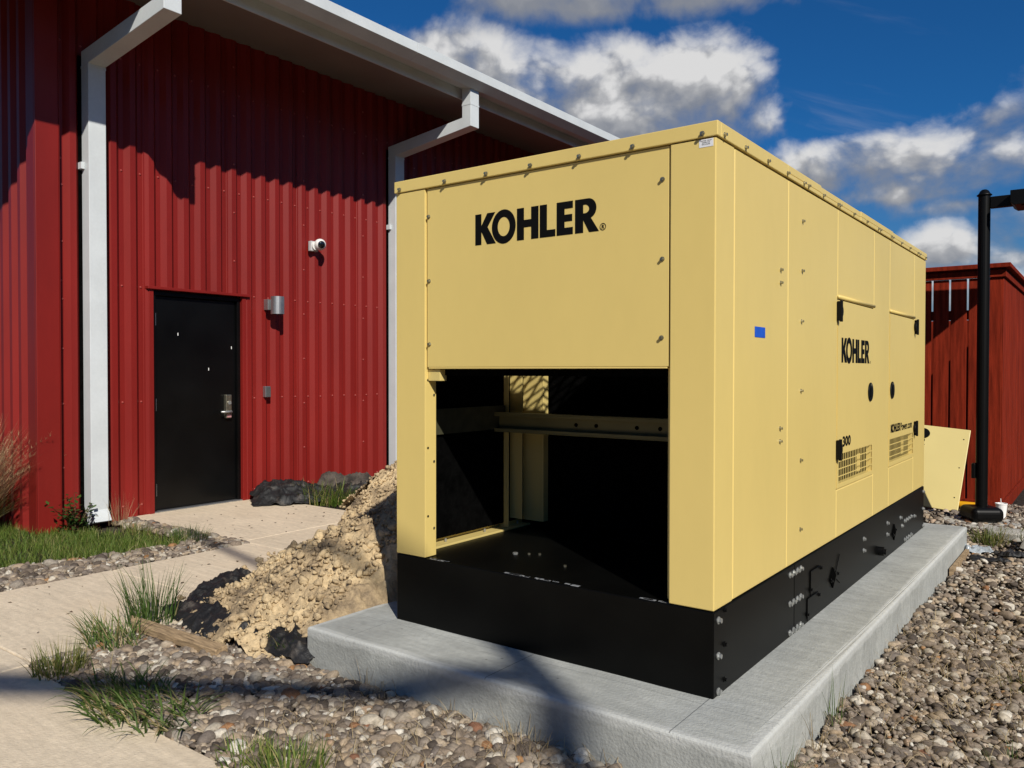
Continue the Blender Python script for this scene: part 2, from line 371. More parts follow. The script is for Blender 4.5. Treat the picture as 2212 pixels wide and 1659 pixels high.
def concrete(name, col, stain, rough=0.85, fine=0.12, scr=0.0, var=0.16):
    mt = mat(name, col, rough=rough, var=var, scale=2.3, spec=0.25, bump=0.35, bscale=90, fine=fine)
    N, L, b = nodes_of(mt)
    src = b.inputs['Base Color'].links[0].from_socket
    geo = N.new('ShaderNodeNewGeometry')
    n = N.new('ShaderNodeTexNoise'); n.inputs['Scale'].default_value = 0.9; n.inputs['Detail'].default_value = 8; n.inputs['Roughness'].default_value = 0.65; L.new(geo.outputs['Position'], n.inputs['Vector'])
    mr = N.new('ShaderNodeMapRange'); mr.interpolation_type = 'SMOOTHSTEP'; L.new(n.outputs[0], mr.inputs[0]); mr.inputs[1].default_value = 0.47; mr.inputs[2].default_value = 0.68; mr.inputs[4].default_value = 0.6
    mx = N.new('ShaderNodeMix'); mx.data_type = 'RGBA'; L.new(mr.outputs[0], mx.inputs[0]); L.new(src, mx.inputs[6]); mx.inputs[7].default_value = (*stain, 1)
    out = mx.outputs[2]
    # trowel streaks and small dark specks
    mp = N.new('ShaderNodeMapping'); L.new(geo.outputs['Position'], mp.inputs[0]); mp.inputs['Rotation'].default_value = (0, 0, 0.5); mp.inputs['Scale'].default_value = (3.5, 26, 9)
    n2 = N.new('ShaderNodeTexNoise'); n2.inputs['Scale'].default_value = 1.2; n2.inputs['Detail'].default_value = 5; L.new(mp.outputs[0], n2.inputs['Vector'])
    mr2 = N.new('ShaderNodeMapRange'); L.new(n2.outputs[0], mr2.inputs[0]); mr2.inputs[1].default_value = 0.35; mr2.inputs[2].default_value = 0.7; mr2.inputs[3].default_value = 1 - 0.10 - scr; mr2.inputs[4].default_value = 1.06 + scr
    sc = N.new('ShaderNodeVectorMath'); sc.operation = 'SCALE'; L.new(out, sc.inputs[0]); L.new(mr2.outputs[0], sc.inputs['Scale']); out = sc.outputs[0]
    vo = N.new('ShaderNodeTexVoronoi'); vo.inputs['Scale'].default_value = 9; L.new(geo.outputs['Position'], vo.inputs['Vector'])
    mr3 = N.new('ShaderNodeMapRange'); L.new(vo.outputs['Distance'], mr3.inputs[0]); mr3.inputs[1].default_value = 0.035; mr3.inputs[2].default_value = 0.075; mr3.inputs[3].default_value = 0.55
    sc2 = N.new('ShaderNodeVectorMath'); sc2.operation = 'SCALE'; L.new(out, sc2.inputs[0]); L.new(mr3.outputs[0], sc2.inputs['Scale']); out = sc2.outputs[0]
    L.new(out, b.inputs['Base Color'])
    return mt


M_path = concrete('tan_concrete', (0.72, 0.605, 0.45), (0.69, 0.56, 0.40), var=0.06)
M_pad = concrete('grey_concrete', (0.42, 0.43, 0.405), (0.36, 0.375, 0.36), scr=0.0)


def pebble_mat(name, attr):
    mt = bpy.data.materials.new(name); mt.use_nodes = True; N, L, b = nodes_of(mt); b.inputs['Roughness'].default_value = 0.8; b.inputs['Specular IOR Level'].default_value = 0.25
    if attr:
        a = N.new('ShaderNodeAttribute'); a.attribute_name = 'rnd'; r = a.outputs['Fac']
    else:
        a = N.new('ShaderNodeObjectInfo'); r = a.outputs['Random']
    cr = N.new('ShaderNodeValToRGB'); L.new(r, cr.inputs[0]); cr.color_ramp.interpolation = 'LINEAR'
    stops = [(0, (0.075, 0.06, 0.05)), (0.14, (0.165, 0.13, 0.10)), (0.28, (0.26, 0.205, 0.155)), (0.40, (0.34, 0.28, 0.22)), (0.52, (0.18, 0.15, 0.13)), (0.62, (0.40, 0.30, 0.20)),
             (0.72, (0.48, 0.39, 0.285)), (0.80, (0.28, 0.245, 0.205)), (0.90, (0.58, 0.51, 0.40)), (0.975, (0.70, 0.66, 0.58)), (0.985, (0.36, 0.19, 0.075)), (1.0, (0.24, 0.115, 0.075))]
    e = cr.color_ramp.elements
    e[0].position, e[0].color = stops[0][0], (*stops[0][1], 1); e[1].position, e[1].color = stops[-1][0], (*stops[-1][1], 1)
    for p, c in stops[1:-1]: x = e.new(p); x.color = (*c, 1)
    geo = N.new('ShaderNodeNewGeometry')
    n = N.new('ShaderNodeTexNoise'); n.inputs['Scale'].default_value = 70; n.inputs['Detail'].default_value = 6; n.inputs['Roughness'].default_value = 0.7; L.new(geo.outputs['Position'], n.inputs['Vector'])
    mr = N.new('ShaderNodeMapRange'); L.new(n.outputs[0], mr.inputs[0]); mr.inputs[1].default_value = 0.3; mr.inputs[2].default_value = 0.7; mr.inputs[3].default_value = 0.50; mr.inputs[4].default_value = 1.05
    sc = N.new('ShaderNodeVectorMath'); sc.operation = 'SCALE'; L.new(cr.outputs[0], sc.inputs[0]); L.new(mr.outputs[0], sc.inputs['Scale']); L.new(sc.outputs[0], b.inputs['Base Color'])
    bp = N.new('ShaderNodeBump'); bp.inputs['Strength'].default_value = 0.5; bp.inputs['Distance'].default_value = 0.004; L.new(n.outputs[0], bp.inputs['Height']); L.new(bp.outputs[0], b.inputs['Normal'])
    return mt


M_peb = pebble_mat('pebbles', True); M_stone = pebble_mat('single_stones', False)


def grass_mat(name, stops, rough=0.55):
    """Blade colour by the per-blade attribute; thin leaves let some light through."""
    mt = bpy.data.materials.new(name); mt.use_nodes = True; N, L, b = nodes_of(mt); b.inputs['Roughness'].default_value = rough; b.inputs['Specular IOR Level'].default_value = 0.3
    a = N.new('ShaderNodeAttribute'); a.attribute_name = 'rnd'; cr = N.new('ShaderNodeValToRGB'); L.new(a.outputs['Fac'], cr.inputs[0])
    e = cr.color_ramp.elements; e[0].position, e[0].color = stops[0][0], (*stops[0][1], 1); e[1].position, e[1].color = stops[-1][0], (*stops[-1][1], 1)
    for p, c in stops[1:-1]: x = e.new(p); x.color = (*c, 1)
    L.new(cr.outputs[0], b.inputs['Base Color'])
    tr = N.new('ShaderNodeBsdfTranslucent'); L.new(cr.outputs[0], tr.inputs[0]); mx = N.new('ShaderNodeMixShader'); mx.inputs[0].default_value = 0.28
    L.new(b.outputs[0], mx.inputs[1]); L.new(tr.outputs[0], mx.inputs[2]); L.new(mx.outputs[0], N['Material Output'].inputs[0])
    return mt


M_lawn = grass_mat('lawn_blades', [(0, (0.055, 0.10, 0.014)), (0.45, (0.10, 0.165, 0.022)), (0.75, (0.18, 0.225, 0.045)), (0.9, (0.30, 0.27, 0.10)), (1, (0.40, 0.33, 0.16))])
M_coarse = grass_mat('coarse_blades', [(0, (0.035, 0.075, 0.013)), (0.6, (0.065, 0.12, 0.025)), (0.93, (0.11, 0.16, 0.04)), (1, (0.36, 0.29, 0.15))])
M_mixed = grass_mat('mixed_blades', [(0, (0.045, 0.085, 0.015)), (0.45, (0.085, 0.145, 0.028)), (0.74, (0.14, 0.19, 0.045)), (0.82, (0.34, 0.27, 0.13)), (1, (0.42, 0.34, 0.18))])
M_yel = grass_mat('yellow_green_blades', [(0, (0.08, 0.11, 0.02)), (0.6, (0.14, 0.16, 0.035)), (1, (0.38, 0.30, 0.14))])
M_dry = grass_mat('dry_blades', [(0, (0.28, 0.20, 0.10)), (1, (0.52, 0.42, 0.25))])
M_plume = grass_mat('plume_strands', [(0, (0.18, 0.12, 0.055)), (0.5, (0.42, 0.27, 0.14)), (1, (0.66, 0.46, 0.28))])
M_leaf = grass_mat('shrub_leaves', [(0, (0.02, 0.055, 0.012)), (0.8, (0.045, 0.10, 0.02)), (0.92, (0.08, 0.14, 0.03)), (1, (0.16, 0.035, 0.03))], rough=0.35)


def blades(spec, segs=3):
    """spec: arrays base(n,3), height, width, azimuth, lean(0..1.5 rad total bend), rnd -> verts, quads, attr."""
    base, h, w, az, lean, rnd = [np.asarray(a, float) for a in spec]
    n = len(h); t = np.linspace(0, 1, segs + 1)
    V = np.zeros((n, segs + 1, 2, 3))
    ang = lean[:, None] * (0.25 + 0.75 * t[None, :])
    dl = np.diff(t, prepend=0)[None, :] * h[:, None]
    fwd = np.cumsum(np.sin(ang) * dl, 1); up = np.cumsum(np.cos(ang) * dl, 1)
    cx, sx = np.cos(az)[:, None], np.sin(az)[:, None]
    px = base[:, 0:1] + cx * fwd; py = base[:, 1:2] + sx * fwd; pz = base[:, 2:3] + up
    tw = az + NR.uniform(-1, 1, n) * 0.9 + math.pi / 2
    hw = 0.5 * w[:, None] * (1 - t[None, :] ** 1.6 * 0.94)
    for k, sg in ((0, -1), (1, 1)):
        V[:, :, k, 0] = px + sg * np.cos(tw)[:, None] * hw; V[:, :, k, 1] = py + sg * np.sin(tw)[:, None] * hw; V[:, :, k, 2] = pz
    V = V.reshape(-1, 3)
    b = (np.arange(n) * (segs + 1) * 2)[:, None] + (np.arange(segs) * 2)[None, :]
    Fq = np.stack([b, b + 1, b + 3, b + 2], -1).reshape(-1, 4)
    return V, Fq, np.repeat(rnd, (segs + 1) * 2)


def tuft(name, c, rad, n, h, w, mt, label=None, lean=(0.3, 1.1), cat='grass tuft', hv=0.45, dirn=None, group=None, out=True):
    a = NR.uniform(0, 2 * np.pi, n); r = np.sqrt(NR.rand(n)) * np.asarray(rad if np.isscalar(rad) else rad[0])
    ry = 1.0 if np.isscalar(rad) else rad[1] / rad[0]
    bx = np.cos(a) * r; by = np.sin(a) * r * ry
    az = a + NR.normal(0, 0.6, n) if out else NR.uniform(0, 2 * np.pi, n)
    if dirn is not None:
        k = NR.rand(n) < 0.6; az = np.where(k, dirn + NR.normal(0, 0.7, n), az)
    V, Fq, rr = blades((np.stack([bx, by, np.full(n, -0.012)], 1), h * (1 - hv * NR.rand(n)), w * NR.uniform(0.6, 1.2, n), az, NR.uniform(lean[0], lean[1], n), NR.rand(n)), 4)
    o = link(name, npmesh(name, V, Fq, mt, attrs={'rnd': rr}), None, c)
    tag(o, label, cat, group)
    return o


# ------------------------------------------------------------------ ground, path, pad
g = MB(); gs = 3000
g.add([(-gs, -gs, -0.14), (gs, -gs, -0.14), (gs, gs, -0.14), (-gs, gs, -0.14)], [(0, 1, 2, 3)])
tag(g.build('ground', M_ground), kind='structure')

# gravel bed sheet (grit between the stones), with a gentle rise behind the generator
gx = np.linspace(-6.9, 4.0, 110); gy = np.linspace(0.0, 14.0, 141)
GX, GY = np.meshgrid(gx, gy, indexing='ij'); GZ = gz(GX, GY) - 0.035 + 0.012 * (fbm(GX * 6, GY * 6, 3, 5) - 0.5)
idx = np.arange(len(gx) * len(gy)).reshape(len(gx), len(gy))
bed_me = npmesh('gravel_bed', np.stack([GX, GY, GZ], -1).reshape(-1, 3), np.stack([idx[:-1, :-1], idx[1:, :-1], idx[1:, 1:], idx[:-1, 1:]], -1).reshape(-1, 4), M_bed)
bed = tag(link('gravel_bed', bed_me), kind='structure')

# the path: separate slabs with open joints
pt = MB().box(-5.55, -4.09, -3.0, 5.42, -0.135, -0.045)
path = tag(pt.build('path', M_path), kind='structure')
slabs = [(-5.56, -4.08, 1.70, 2.818), (-5.56, -4.08, 2.826, 3.928), (-5.648, -4.08, 3.936, 5.43), (-7.45, -5.656, 3.936, 5.43), (-5.56, -4.08, 0.55, 1.692), (-5.56, -4.08, -0.8, 0.542), (-5.56, -4.08, -3.0, -0.808),
         (-4.072, -1.4, 0.2, 1.655), (-1.392, 0.2, 0.2, 1.655), (0.208, 2.4, 0.2, 1.655), (-4.072, -1.4, -1.4, 0.192), (-1.392, 0.2, -1.4, 0.192), (0.208, 2.4, -1.4, 0.192)]
for (x0, x1, y0, y1) in slabs:
    MB().box(x0, x1, y0, y1, -0.13, 0.0).build('slab', M_path, path, bevel=0.007, seg=2)

# the raised pad under the generator
PZ = 0.179


def soft_pad():
    mb = MB(); x0, x1, y0, y1 = -3.025, -0.895, 2.458, 7.11
    def ring(ins, z, n=40):
        pts = []
        for (ax, ay, bx, by) in ((x0, y0, x1, y0), (x1, y0, x1, y1), (x1, y1, x0, y1), (x0, y1, x0, y0)):
            for i in range(n):
                t = i / n; x = ax + (bx - ax) * t; y = ay + (by - ay) * t
                wv = 0.004 * math.sin(7.3 * (x + y) + 1.7 * x * y)
                cx = min(max(x, x0 + ins), x1 - ins) ; cy = min(max(y, y0 + ins), y1 - ins)
                pts.append((cx + wv * (0 if abs(cx - x0 - ins) < 1e-6 or abs(cx - x1 + ins) < 1e-6 else 1) * 0, cy, z + (0.3 * wv if z > 0.1 else 0)))
        return pts
    r = 0.013; rings = [ring(0, -0.12), ring(0, PZ - r)]
    for a in (25, 50, 75, 90): rings.append(ring(r * (1 - math.cos(math.radians(a))), PZ - r + r * math.sin(math.radians(a))))
    mb.loft(rings)
    return mb


# edge wear on the pad: paler cement skin along the arris; pencil lines on the top
N, L, b = nodes_of(M_pad)
src = b.inputs['Base Color'].links[0].from_socket
geo = N.new('ShaderNodeNewGeometry'); sp = N.new('ShaderNodeSeparateXYZ'); L.new(geo.outputs['Position'], sp.inputs[0])


def mnode(op, a, b_=None, c=None, NN=None, LL=None):
    n = (NN or N).new('ShaderNodeMath'); n.operation = op
    for i, v in enumerate((a, b_, c)):
        if v is None: continue
        if isinstance(v, (int, float)): n.inputs[i].default_value = v
        else: (LL or L).new(v, n.inputs[i])
    return n.outputs[0]


px_, py_, pz_ = sp.outputs
ex = mnode('MINIMUM', mnode('SUBTRACT', -0.895, px_), mnode('SUBTRACT', px_, -3.025)); ey = mnode('MINIMUM', mnode('SUBTRACT', py_, 2.458), mnode('SUBTRACT', 7.11, py_))
ed = mnode('ADD', mnode('MINIMUM', ex, ey), mnode('SUBTRACT', PZ, pz_))
nz = N.new('ShaderNodeTexNoise'); nz.inputs['Scale'].default_value = 7; nz.inputs['Detail'].default_value = 6; L.new(geo.outputs['Position'], nz.inputs['Vector'])
edw = mnode('SUBTRACT', 0.075, mnode('ABSOLUTE', mnode('ADD', mnode('SUBTRACT', ed, 0.012), mnode('MULTIPLY', mnode('SUBTRACT', nz.outputs[0], 0.5), 0.06))))
wear = mnode('MINIMUM', mnode('MAXIMUM', mnode('MULTIPLY', mnode('SUBTRACT', edw, 0.045), 28.0), 0.0), 0.42)
mx = N.new('ShaderNodeMix'); mx.data_type = 'RGBA'; L.new(wear, mx.inputs[0]); L.new(src, mx.inputs[6]); mx.inputs[7].default_value = (0.60, 0.61, 0.59, 1)
lines = None
for (ax, v, wd, fr) in ((1, 2.738, 0.0016, 0.6), (0, -1.962, 0.0020, 1.0), (0, -1.176, 0.0020, 1.0), (0, -2.770, 0.0016, 0.6)):
    d = mnode('LESS_THAN', mnode('ABSOLUTE', mnode('SUBTRACT', (px_, py_)[ax], v)), wd)
    if ax == 0: d = mnode('MULTIPLY', d, mnode('LESS_THAN', py_, 2.80))
    d = mnode('MULTIPLY', d, fr * 0.65); lines = d if lines is None else mnode('MAXIMUM', lines, d)
lines = mnode('MULTIPLY', lines, mnode('GREATER_THAN', pz_, PZ - 0.006))
mx2 = N.new('ShaderNodeMix'); mx2.data_type = 'RGBA'; L.new(lines, mx2.inputs[0]); L.new(mx.outputs[2], mx2.inputs[6]); mx2.inputs[7].default_value = (0.06, 0.065, 0.07, 1)
L.new(mx2.outputs[2], b.inputs['Base Color'])
pad = soft_pad().build('concrete_pad', M_pad, smooth=False)
tag(pad, kind='structure')

# ------------------------------------------------------------------ gravel
def ico(sub):
    t = (1 + 5 ** 0.5) / 2
    v = [(-1, t, 0), (1, t, 0), (-1, -t, 0), (1, -t, 0), (0, -1, t), (0, 1, t), (0, -1, -t), (0, 1, -t), (t, 0, -1), (t, 0, 1), (-t, 0, -1), (-t, 0, 1)]
    f = [(0, 11, 5), (0, 5, 1), (0, 1, 7), (0, 7, 10), (0, 10, 11), (1, 5, 9), (5, 11, 4), (11, 10, 2), (10, 7, 6), (7, 1, 8), (3, 9, 4), (3, 4, 2), (3, 2, 6), (3, 6, 8), (3, 8, 9), (4, 9, 5), (2, 4, 11), (6, 2, 10), (8, 6, 7), (9, 8, 1)]
    v = [np.array(p) / np.linalg.norm(p) for p in v]
    for _ in range(sub):
        c = {}; nf = []
        def mid(a, b):
            k = (min(a, b), max(a, b))
            if k not in c: q = v[a] + v[b]; v.append(q / np.linalg.norm(q)); c[k] = len(v) - 1
            return c[k]
        for a, b_, d in f:
            x, y, z = mid(a, b_), mid(b_, d), mid(d, a); nf += [(a, x, z), (b_, y, x), (d, z, y), (x, y, z)]
        f = nf
    return np.array(v), np.array(f)


def pebble(sub, amp):
    V, Ff = ico(sub); k = NR.normal(size=(5, 3)); k /= np.linalg.norm(k, axis=1)[:, None]; d = np.zeros(len(V))
    for q in k: d += NR.uniform(-amp, amp) * np.cos(NR.uniform(1.2, 3.0) * (V @ q) * 2 + NR.uniform(0, 6))
    # a chipped flat or two
    V2 = V * (1 + d)[:, None]
    for _ in range(5):
        q = NR.normal(size=3); q /= np.linalg.norm(q); lim = NR.uniform(0.52, 0.85); s_ = V2 @ q; V2 = V2 - np.clip(s_ - lim, 0, None)[:, None] * q * 0.85
    return V2, Ff


def in_gravel(x, y):
    right = (x > -0.885) & (y > 1.66)
    front = (y > 1.665) & (y < 2.452) & (x > -4.075)
    corner = (x > -4.075) & (x < -3.03) & (y >= 2.452) & (y < 3.0)
    strip = (x > -6.12 + 0.12 * np.sin(2.3 * y)) & (x < -5.565) & (y < 3.93) & (y > 0.2)
    door = (x > -7.3) & (x <= -5.7) & (y > 3.74) & (y < 3.925)
    back = (y > 7.115) & (x > -2.6)
    return right | front | corner | strip | door | back


def scatter(n, x0, x1, y0, y1):
    x = NR.uniform(x0, x1, n); y = NR.uniform(y0, y1, n); k = in_gravel(x, y); return np.stack([x[k], y[k]], 1)


pts = np.concatenate([scatter(26000, -4.1, -0.7, 1.6, 3.0), scatter(13000, -0.9, 0.25, 1.66, 5.0), scatter(8000, -0.9, 0.3, 5.0, 9.2), scatter(2600, -2.4, -0.85, 7.1, 8.8), scatter(2600, 0.2, 1.6, 1.7, 9.0),
                      scatter(5600, -6.25, -5.55, 0.6, 3.93), scatter(1800, -7.3, -5.6, 3.72, 3.93)])
NR.shuffle(pts)
dist = np.hypot(pts[:, 0], pts[:, 1])
size = np.exp(NR.normal(math.log(0.0155), 0.44, len(pts))); size = np.clip(size, 0.006, 0.044)
size *= np.where(pts[:, 0] > -0.9, 0.80, 1.0) * np.where(pts[:, 0] < -5.5, 1.15, 1.0)
lowl = NR.uniform(-0.022, 0.006, len(pts))


def rot_mats(n):
    a = NR.uniform(0, 2 * np.pi, n); tilt = NR.normal(0, 0.35, n); tb = NR.uniform(0, 2 * np.pi, n)
    ca, sa = np.cos(a), np.sin(a); Z = np.zeros(n); O = np.ones(n)
    Rz = np.stack([np.stack([ca, -sa, Z], 1), np.stack([sa, ca, Z], 1), np.stack([Z, Z, O], 1)], 1)
    ct, st = np.cos(tilt), np.sin(tilt)
    Rx = np.stack([np.stack([O, Z, Z], 1), np.stack([Z, ct, -st], 1), np.stack([Z, st, ct], 1)], 1)
    return Rz @ Rx


# the 300 that show largest are single stones; the rest one mass
show = size / dist
infr = np.abs(np.arctan2(pts[:, 0] * 0.8023 + pts[:, 1] * 0.5969, -pts[:, 0] * 0.5968 + pts[:, 1] * 0.8022)) < 0.54
order = np.argsort(-show * infr * (lowl > -0.012))
big = order[:300]; rest = np.setdiff1d(np.arange(len(pts)), big)
singles = [pebble(2, 0.06) for _ in range(12)]
sm = [npmesh('stone', V * np.array([1, 0.8, 0.62]), Ff, M_stone) for V, Ff in singles]
for i in big:
    o = link('stone', sm[R.randrange(12)], bed); s_ = size[i]
    o.location = (pts[i, 0], pts[i, 1], float(gz(pts[i, 0], pts[i, 1])) + lowl[i] + 0.004); o.scale = (s_ * R.uniform(0.9, 1.25), s_ * R.uniform(0.85, 1.1), s_ * R.uniform(0.8, 1.15))
    o.rotation_euler = (R.gauss(0, 0.3), R.gauss(0, 0.3), R.uniform(0, 6.28))
tmpl = [pebble(1, 0.09) for _ in range(10)]
Vs, Fs, As, off = [], [], [], 0
which = NR.randint(0, 10, len(rest))
for k in range(10):
    ii = rest[which == k]; V, Ff = tmpl[k]; n = len(ii)
    sc_ = size[ii][:, None] * np.stack([NR.uniform(0.95, 1.35, n), NR.uniform(0.75, 1.0, n), NR.uniform(0.5, 0.78, n)], 1)
    W_ = np.einsum('nij,nkj->nki', rot_mats(n), V[None] * sc_[:, None, :])
    W_ += np.stack([pts[ii, 0], pts[ii, 1], gz(pts[ii, 0], pts[ii, 1]) + lowl[ii]], 1)[:, None, :]
    Vs.append(W_.reshape(-1, 3)); Fs.append((Ff[None] + (np.arange(n) * len(V))[:, None, None] + off).reshape(-1, 3)); As.append(np.repeat(NR.rand(n), len(V))); off += n * len(V)
gv = link('gravel', npmesh('gravel', np.concatenate(Vs), np.concatenate(Fs), M_peb, attrs={'rnd': np.concatenate(As)}), bed)
tag(gv, kind='stuff')

# ------------------------------------------------------------------ the red building
bld = tag(empty('metal_building', (-7.477, 3.15, 0)), 'red ribbed metal building with white gutter and black side door', 'building')
BX, BY = -7.477, 3.15


def bl(mb, name, mt, bevel=0.0, parent=None, seg=2, smooth=False):
    """build from world coordinates under the building."""
    mb.v = [(x - BX, y - BY, z) for x, y, z in mb.v]
    o = mb.build(name, mt, parent or bld, bevel=bevel, seg=seg, smooth=smooth)
    return o


XL, XH = -7.477, -7.432            # low and high faces of the ribs
P0, PER = 5.568, 0.182             # first rise; rib pitch
DY0, DY1, DZ = 4.165, 5.215, 2.168  # opening in the siding for the door trim
YEND = 15.9


def rib_profile(y0, y1):
    ys = []
    k0 = math.floor((y0 - P0) / PER) - 1; k1 = math.ceil((y1 - P0) / PER) + 1
    for k in range(k0, k1 + 1):
        o = P0 + k * PER
        ys += [(o, XL), (o + 0.042, XH), (o + 0.095, XH), (o + 0.137, XL)]
    return ys


def wall_x(y):
    t = (y - P0) % PER
    if t < 0.042: return XL + (XH - XL) * t / 0.042
    if t < 0.095: return XH
    if t < 0.137: return XH - (XH - XL) * (t - 0.095) / 0.042
    return XL


def wall_panel(y0, y1):
    cuts = sorted(set([y0, y1] + [y for y, x in rib_profile(y0, y1) if y0 < y < y1] + [c for c in (DY0, DY1) if y0 < c < y1]))
    mb = MB()
    for a, c in zip(cuts[:-1], cuts[1:]):
        zb = DZ if (a >= DY0 - 1e-6 and c <= DY1 + 1e-6) else -0.08
        mb.add([(wall_x(a), a, zb), (wall_x(c), c, zb), (wall_x(c), c, 4.87), (wall_x(a), a, 4.87)], [(0, 1, 2, 3)])
    return mb


seam = 5.932 - 0.91 * 3
ys = [3.30] + [seam + 0.91 * k + 0.012 for k in range(0, 15)]
for a, c in zip(ys[:-1], ys[1:]):
    if c <= 3.31: continue
    mb = wall_panel(max(a, 3.30), c)
    # lapped edge: a lip standing a little proud of the next sheet
    zl = DZ if DY0 - 0.02 < c < DY1 + 0.02 else -0.08
    mb.add([(wall_x(c) + 0.003, c - 0.012, zl), (wall_x(c) + 0.003, c + 0.010, zl), (wall_x(c) + 0.003, c + 0.010, 4.87), (wall_x(c) + 0.003, c - 0.012, 4.87)], [(0, 1, 2, 3)])
    bl(mb, 'wall_panel', M_red)
# gable wall (faces the camera side) with the same ribs
for j in range(7):
    x1 = -7.50 - 0.91 * j; mb = MB(); prof = []
    for k in range(5):
        o = x1 - k * 0.182; prof += [(o, 3.197), (o - 0.05, 3.197), (o - 0.09, 3.152), (o - 0.142, 3.152)]
    prof.append((x1 - 0.91, 3.197))
    for (xa, ya), (xb, yb) in zip(prof[:-1], prof[1:]):
        mb.add([(xa, ya, -0.08), (xb, yb, -0.08), (xb, yb, 4.87 + 0.18 * (-7.4 - xb)), (xa, ya, 4.87 + 0.18 * (-7.4 - xa))], [(0, 1, 2, 3)])
    bl(mb, 'gable_panel', M_red)
bl(MB().box(-7.43, -7.405, 3.125, 3.318, -0.08, 4.86).box(-7.553, -7.4305, 3.125, 3.150, -0.08, 4.86), 'corner_trim', M_red, bevel=0.004)
bl(MB().box(-7.455, -7.40, 3.3185, 3.322, -0.08, 4.8), 'trim_lip', M_red)
# dark inside behind the siding so nothing shows through
bl(MB().box(-13.9, -7.60, 3.30, YEND, -0.1, 4.84), 'inner_wall', M_foam)
# roof, soffit, fascia, gutter
RY0, RY1 = 0.7, YEND
pr = lambda poly: MB().prism(poly, lambda u, v, w: (u, RY0 + w, v), RY1 - RY0)
SL = 0.19
bl(pr([(-6.30, 4.634), (-7.452, 4.853), (-14.0, 6.10), (-14.0, 6.14), (-7.452, 4.893), (-6.30, 4.674)]), 'soffit', M_soffit)
bl(pr([(-6.278, 4.628), (-6.30, 4.632), (-6.30, 4.79), (-6.278, 4.79)]), 'fascia', M_white, bevel=0.003)
rf = bl(pr([(-6.03, 4.890), (-14.0, 6.41), (-14.0, 6.39), (-6.03, 4.868)]), 'roof', M_roof)
bl(pr([(-6.302, 4.68), (-14.0, 6.15), (-14.0, 6.385), (-6.302, 4.88)]), 'roof_insulation', M_foam)
for ya, yb in ((RY0, 6.33), (6.334, 12.4), (12.404, RY1)):
    gmb = MB().prism([(-5.965, 4.876), (-5.965, 4.772), (-6.07, 4.704), (-6.277, 4.752), (-6.277, 4.760), (-6.073, 4.712), (-5.973, 4.776), (-5.973, 4.868), (-6.05, 4.868), (-6.05, 4.876)], lambda u, v, w, ya=ya: (u, ya + w, v), yb - ya)
    bl(gmb, 'gutter', M_white, bevel=0.002)
# underside framing seen in the gable overhang
bl(MB().box(-7.9, -6.31, 2.0, 2.1, 4.60, 4.66), 'outrigger', M_soffit)


def downspout(y0, y1, kick):
    """Rectangular spout: drop from the gutter, slanted return to the wall, long leg, kick-out at the foot."""
    mb = MB()
    path_ = [((-6.085, 4.80), (-6.216, 4.80)), ((-6.085, 4.269), (-6.216, 4.384)), ((-7.317, 4.114), (-7.447, 4.241)), ((-7.317, 0.13), (-7.447, 0.16))]
    if kick: path_ += [((-7.25, 0.03), (-7.38, -0.005))]
    else: path_[-1] = ((-7.317, -0.1), (-7.447, -0.1))
    rings = [[(f[0], y0, f[1]), (f[0], y1, f[1]), (bk[0], y1, bk[1]), (bk[0], y0, bk[1])] for f, bk in path_]
    mb.loft(rings)
    o = bl(mb, 'downspout', M_white, bevel=0.004)
    # slip-joint sleeves
    for zz in (4.085,):
        bl(MB().box(-7.449, -7.3150, y0 - 0.002, y1 + 0.002, zz - 0.0, 4.110), 'spout_sleeve', M_white, parent=None)
    bl(MB().box(-6.2185, -6.0825, y0 - 0.003, y1 + 0.003, 4.52, 4.54), 'spout_sleeve', M_white)
    bl(MB().box(-7.452, -7.39, y0 - 0.032, y0 - 0.001, 3.185, 3.245), 'spout_bracket', M_white, bevel=0.002)
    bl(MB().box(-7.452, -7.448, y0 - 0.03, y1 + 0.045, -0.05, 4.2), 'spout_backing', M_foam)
    return o


downspout(3.535, 3.69, True)
downspout(7.36, 7.515, False)
# siding screws
scr = MB()
def screw(y, z):
    x = wall_x(y); r = 0.0105
    scr.lathe_x = None
    ring = lambda q, dx: [(x + dx, y + q * math.cos(a), z + q * math.sin(a)) for a in [i * math.pi / 3 for i in range(6)]]
    scr.loft([ring(r, 0.0), ring(r * 0.95, 0.004), ring(r * 0.55, 0.009)])
k = 0
while P0 - 0.022 + (k - 13) * PER < 12:
    y = P0 - 0.022 + (k - 13) * PER; k += 1
    if y < 3.36: continue
    for z in (0.10, 1.088, 2.184, 3.262, 4.3):
        if DY0 - 0.03 < y < DY1 + 0.03 and z < 2.2: continue
        screw(y, z + R.uniform(-0.004, 0.004))
for s_ in range(-1, 7):
    y = 5.932 + 0.068 + s_ * 0.91
    for j in range(9):
        z = 0.51 + j * 0.507
        if DY0 - 0.03 < y < DY1 + 0.03 and z < 2.2: continue
        screw(y, z)
so = bl(scr, 'siding_screws', M_screw); tag(so, kind='stuff')
cs = MB()
for z in (0.52, 1.09, 1.58, 2.02, 2.53, 3.03):
    cs.cyl((wall_x(3.37), 3.37, z), 0.0085, 0.008, 'X', 6)
tag(bl(cs, 'trim_screws', M_screw), kind='stuff')
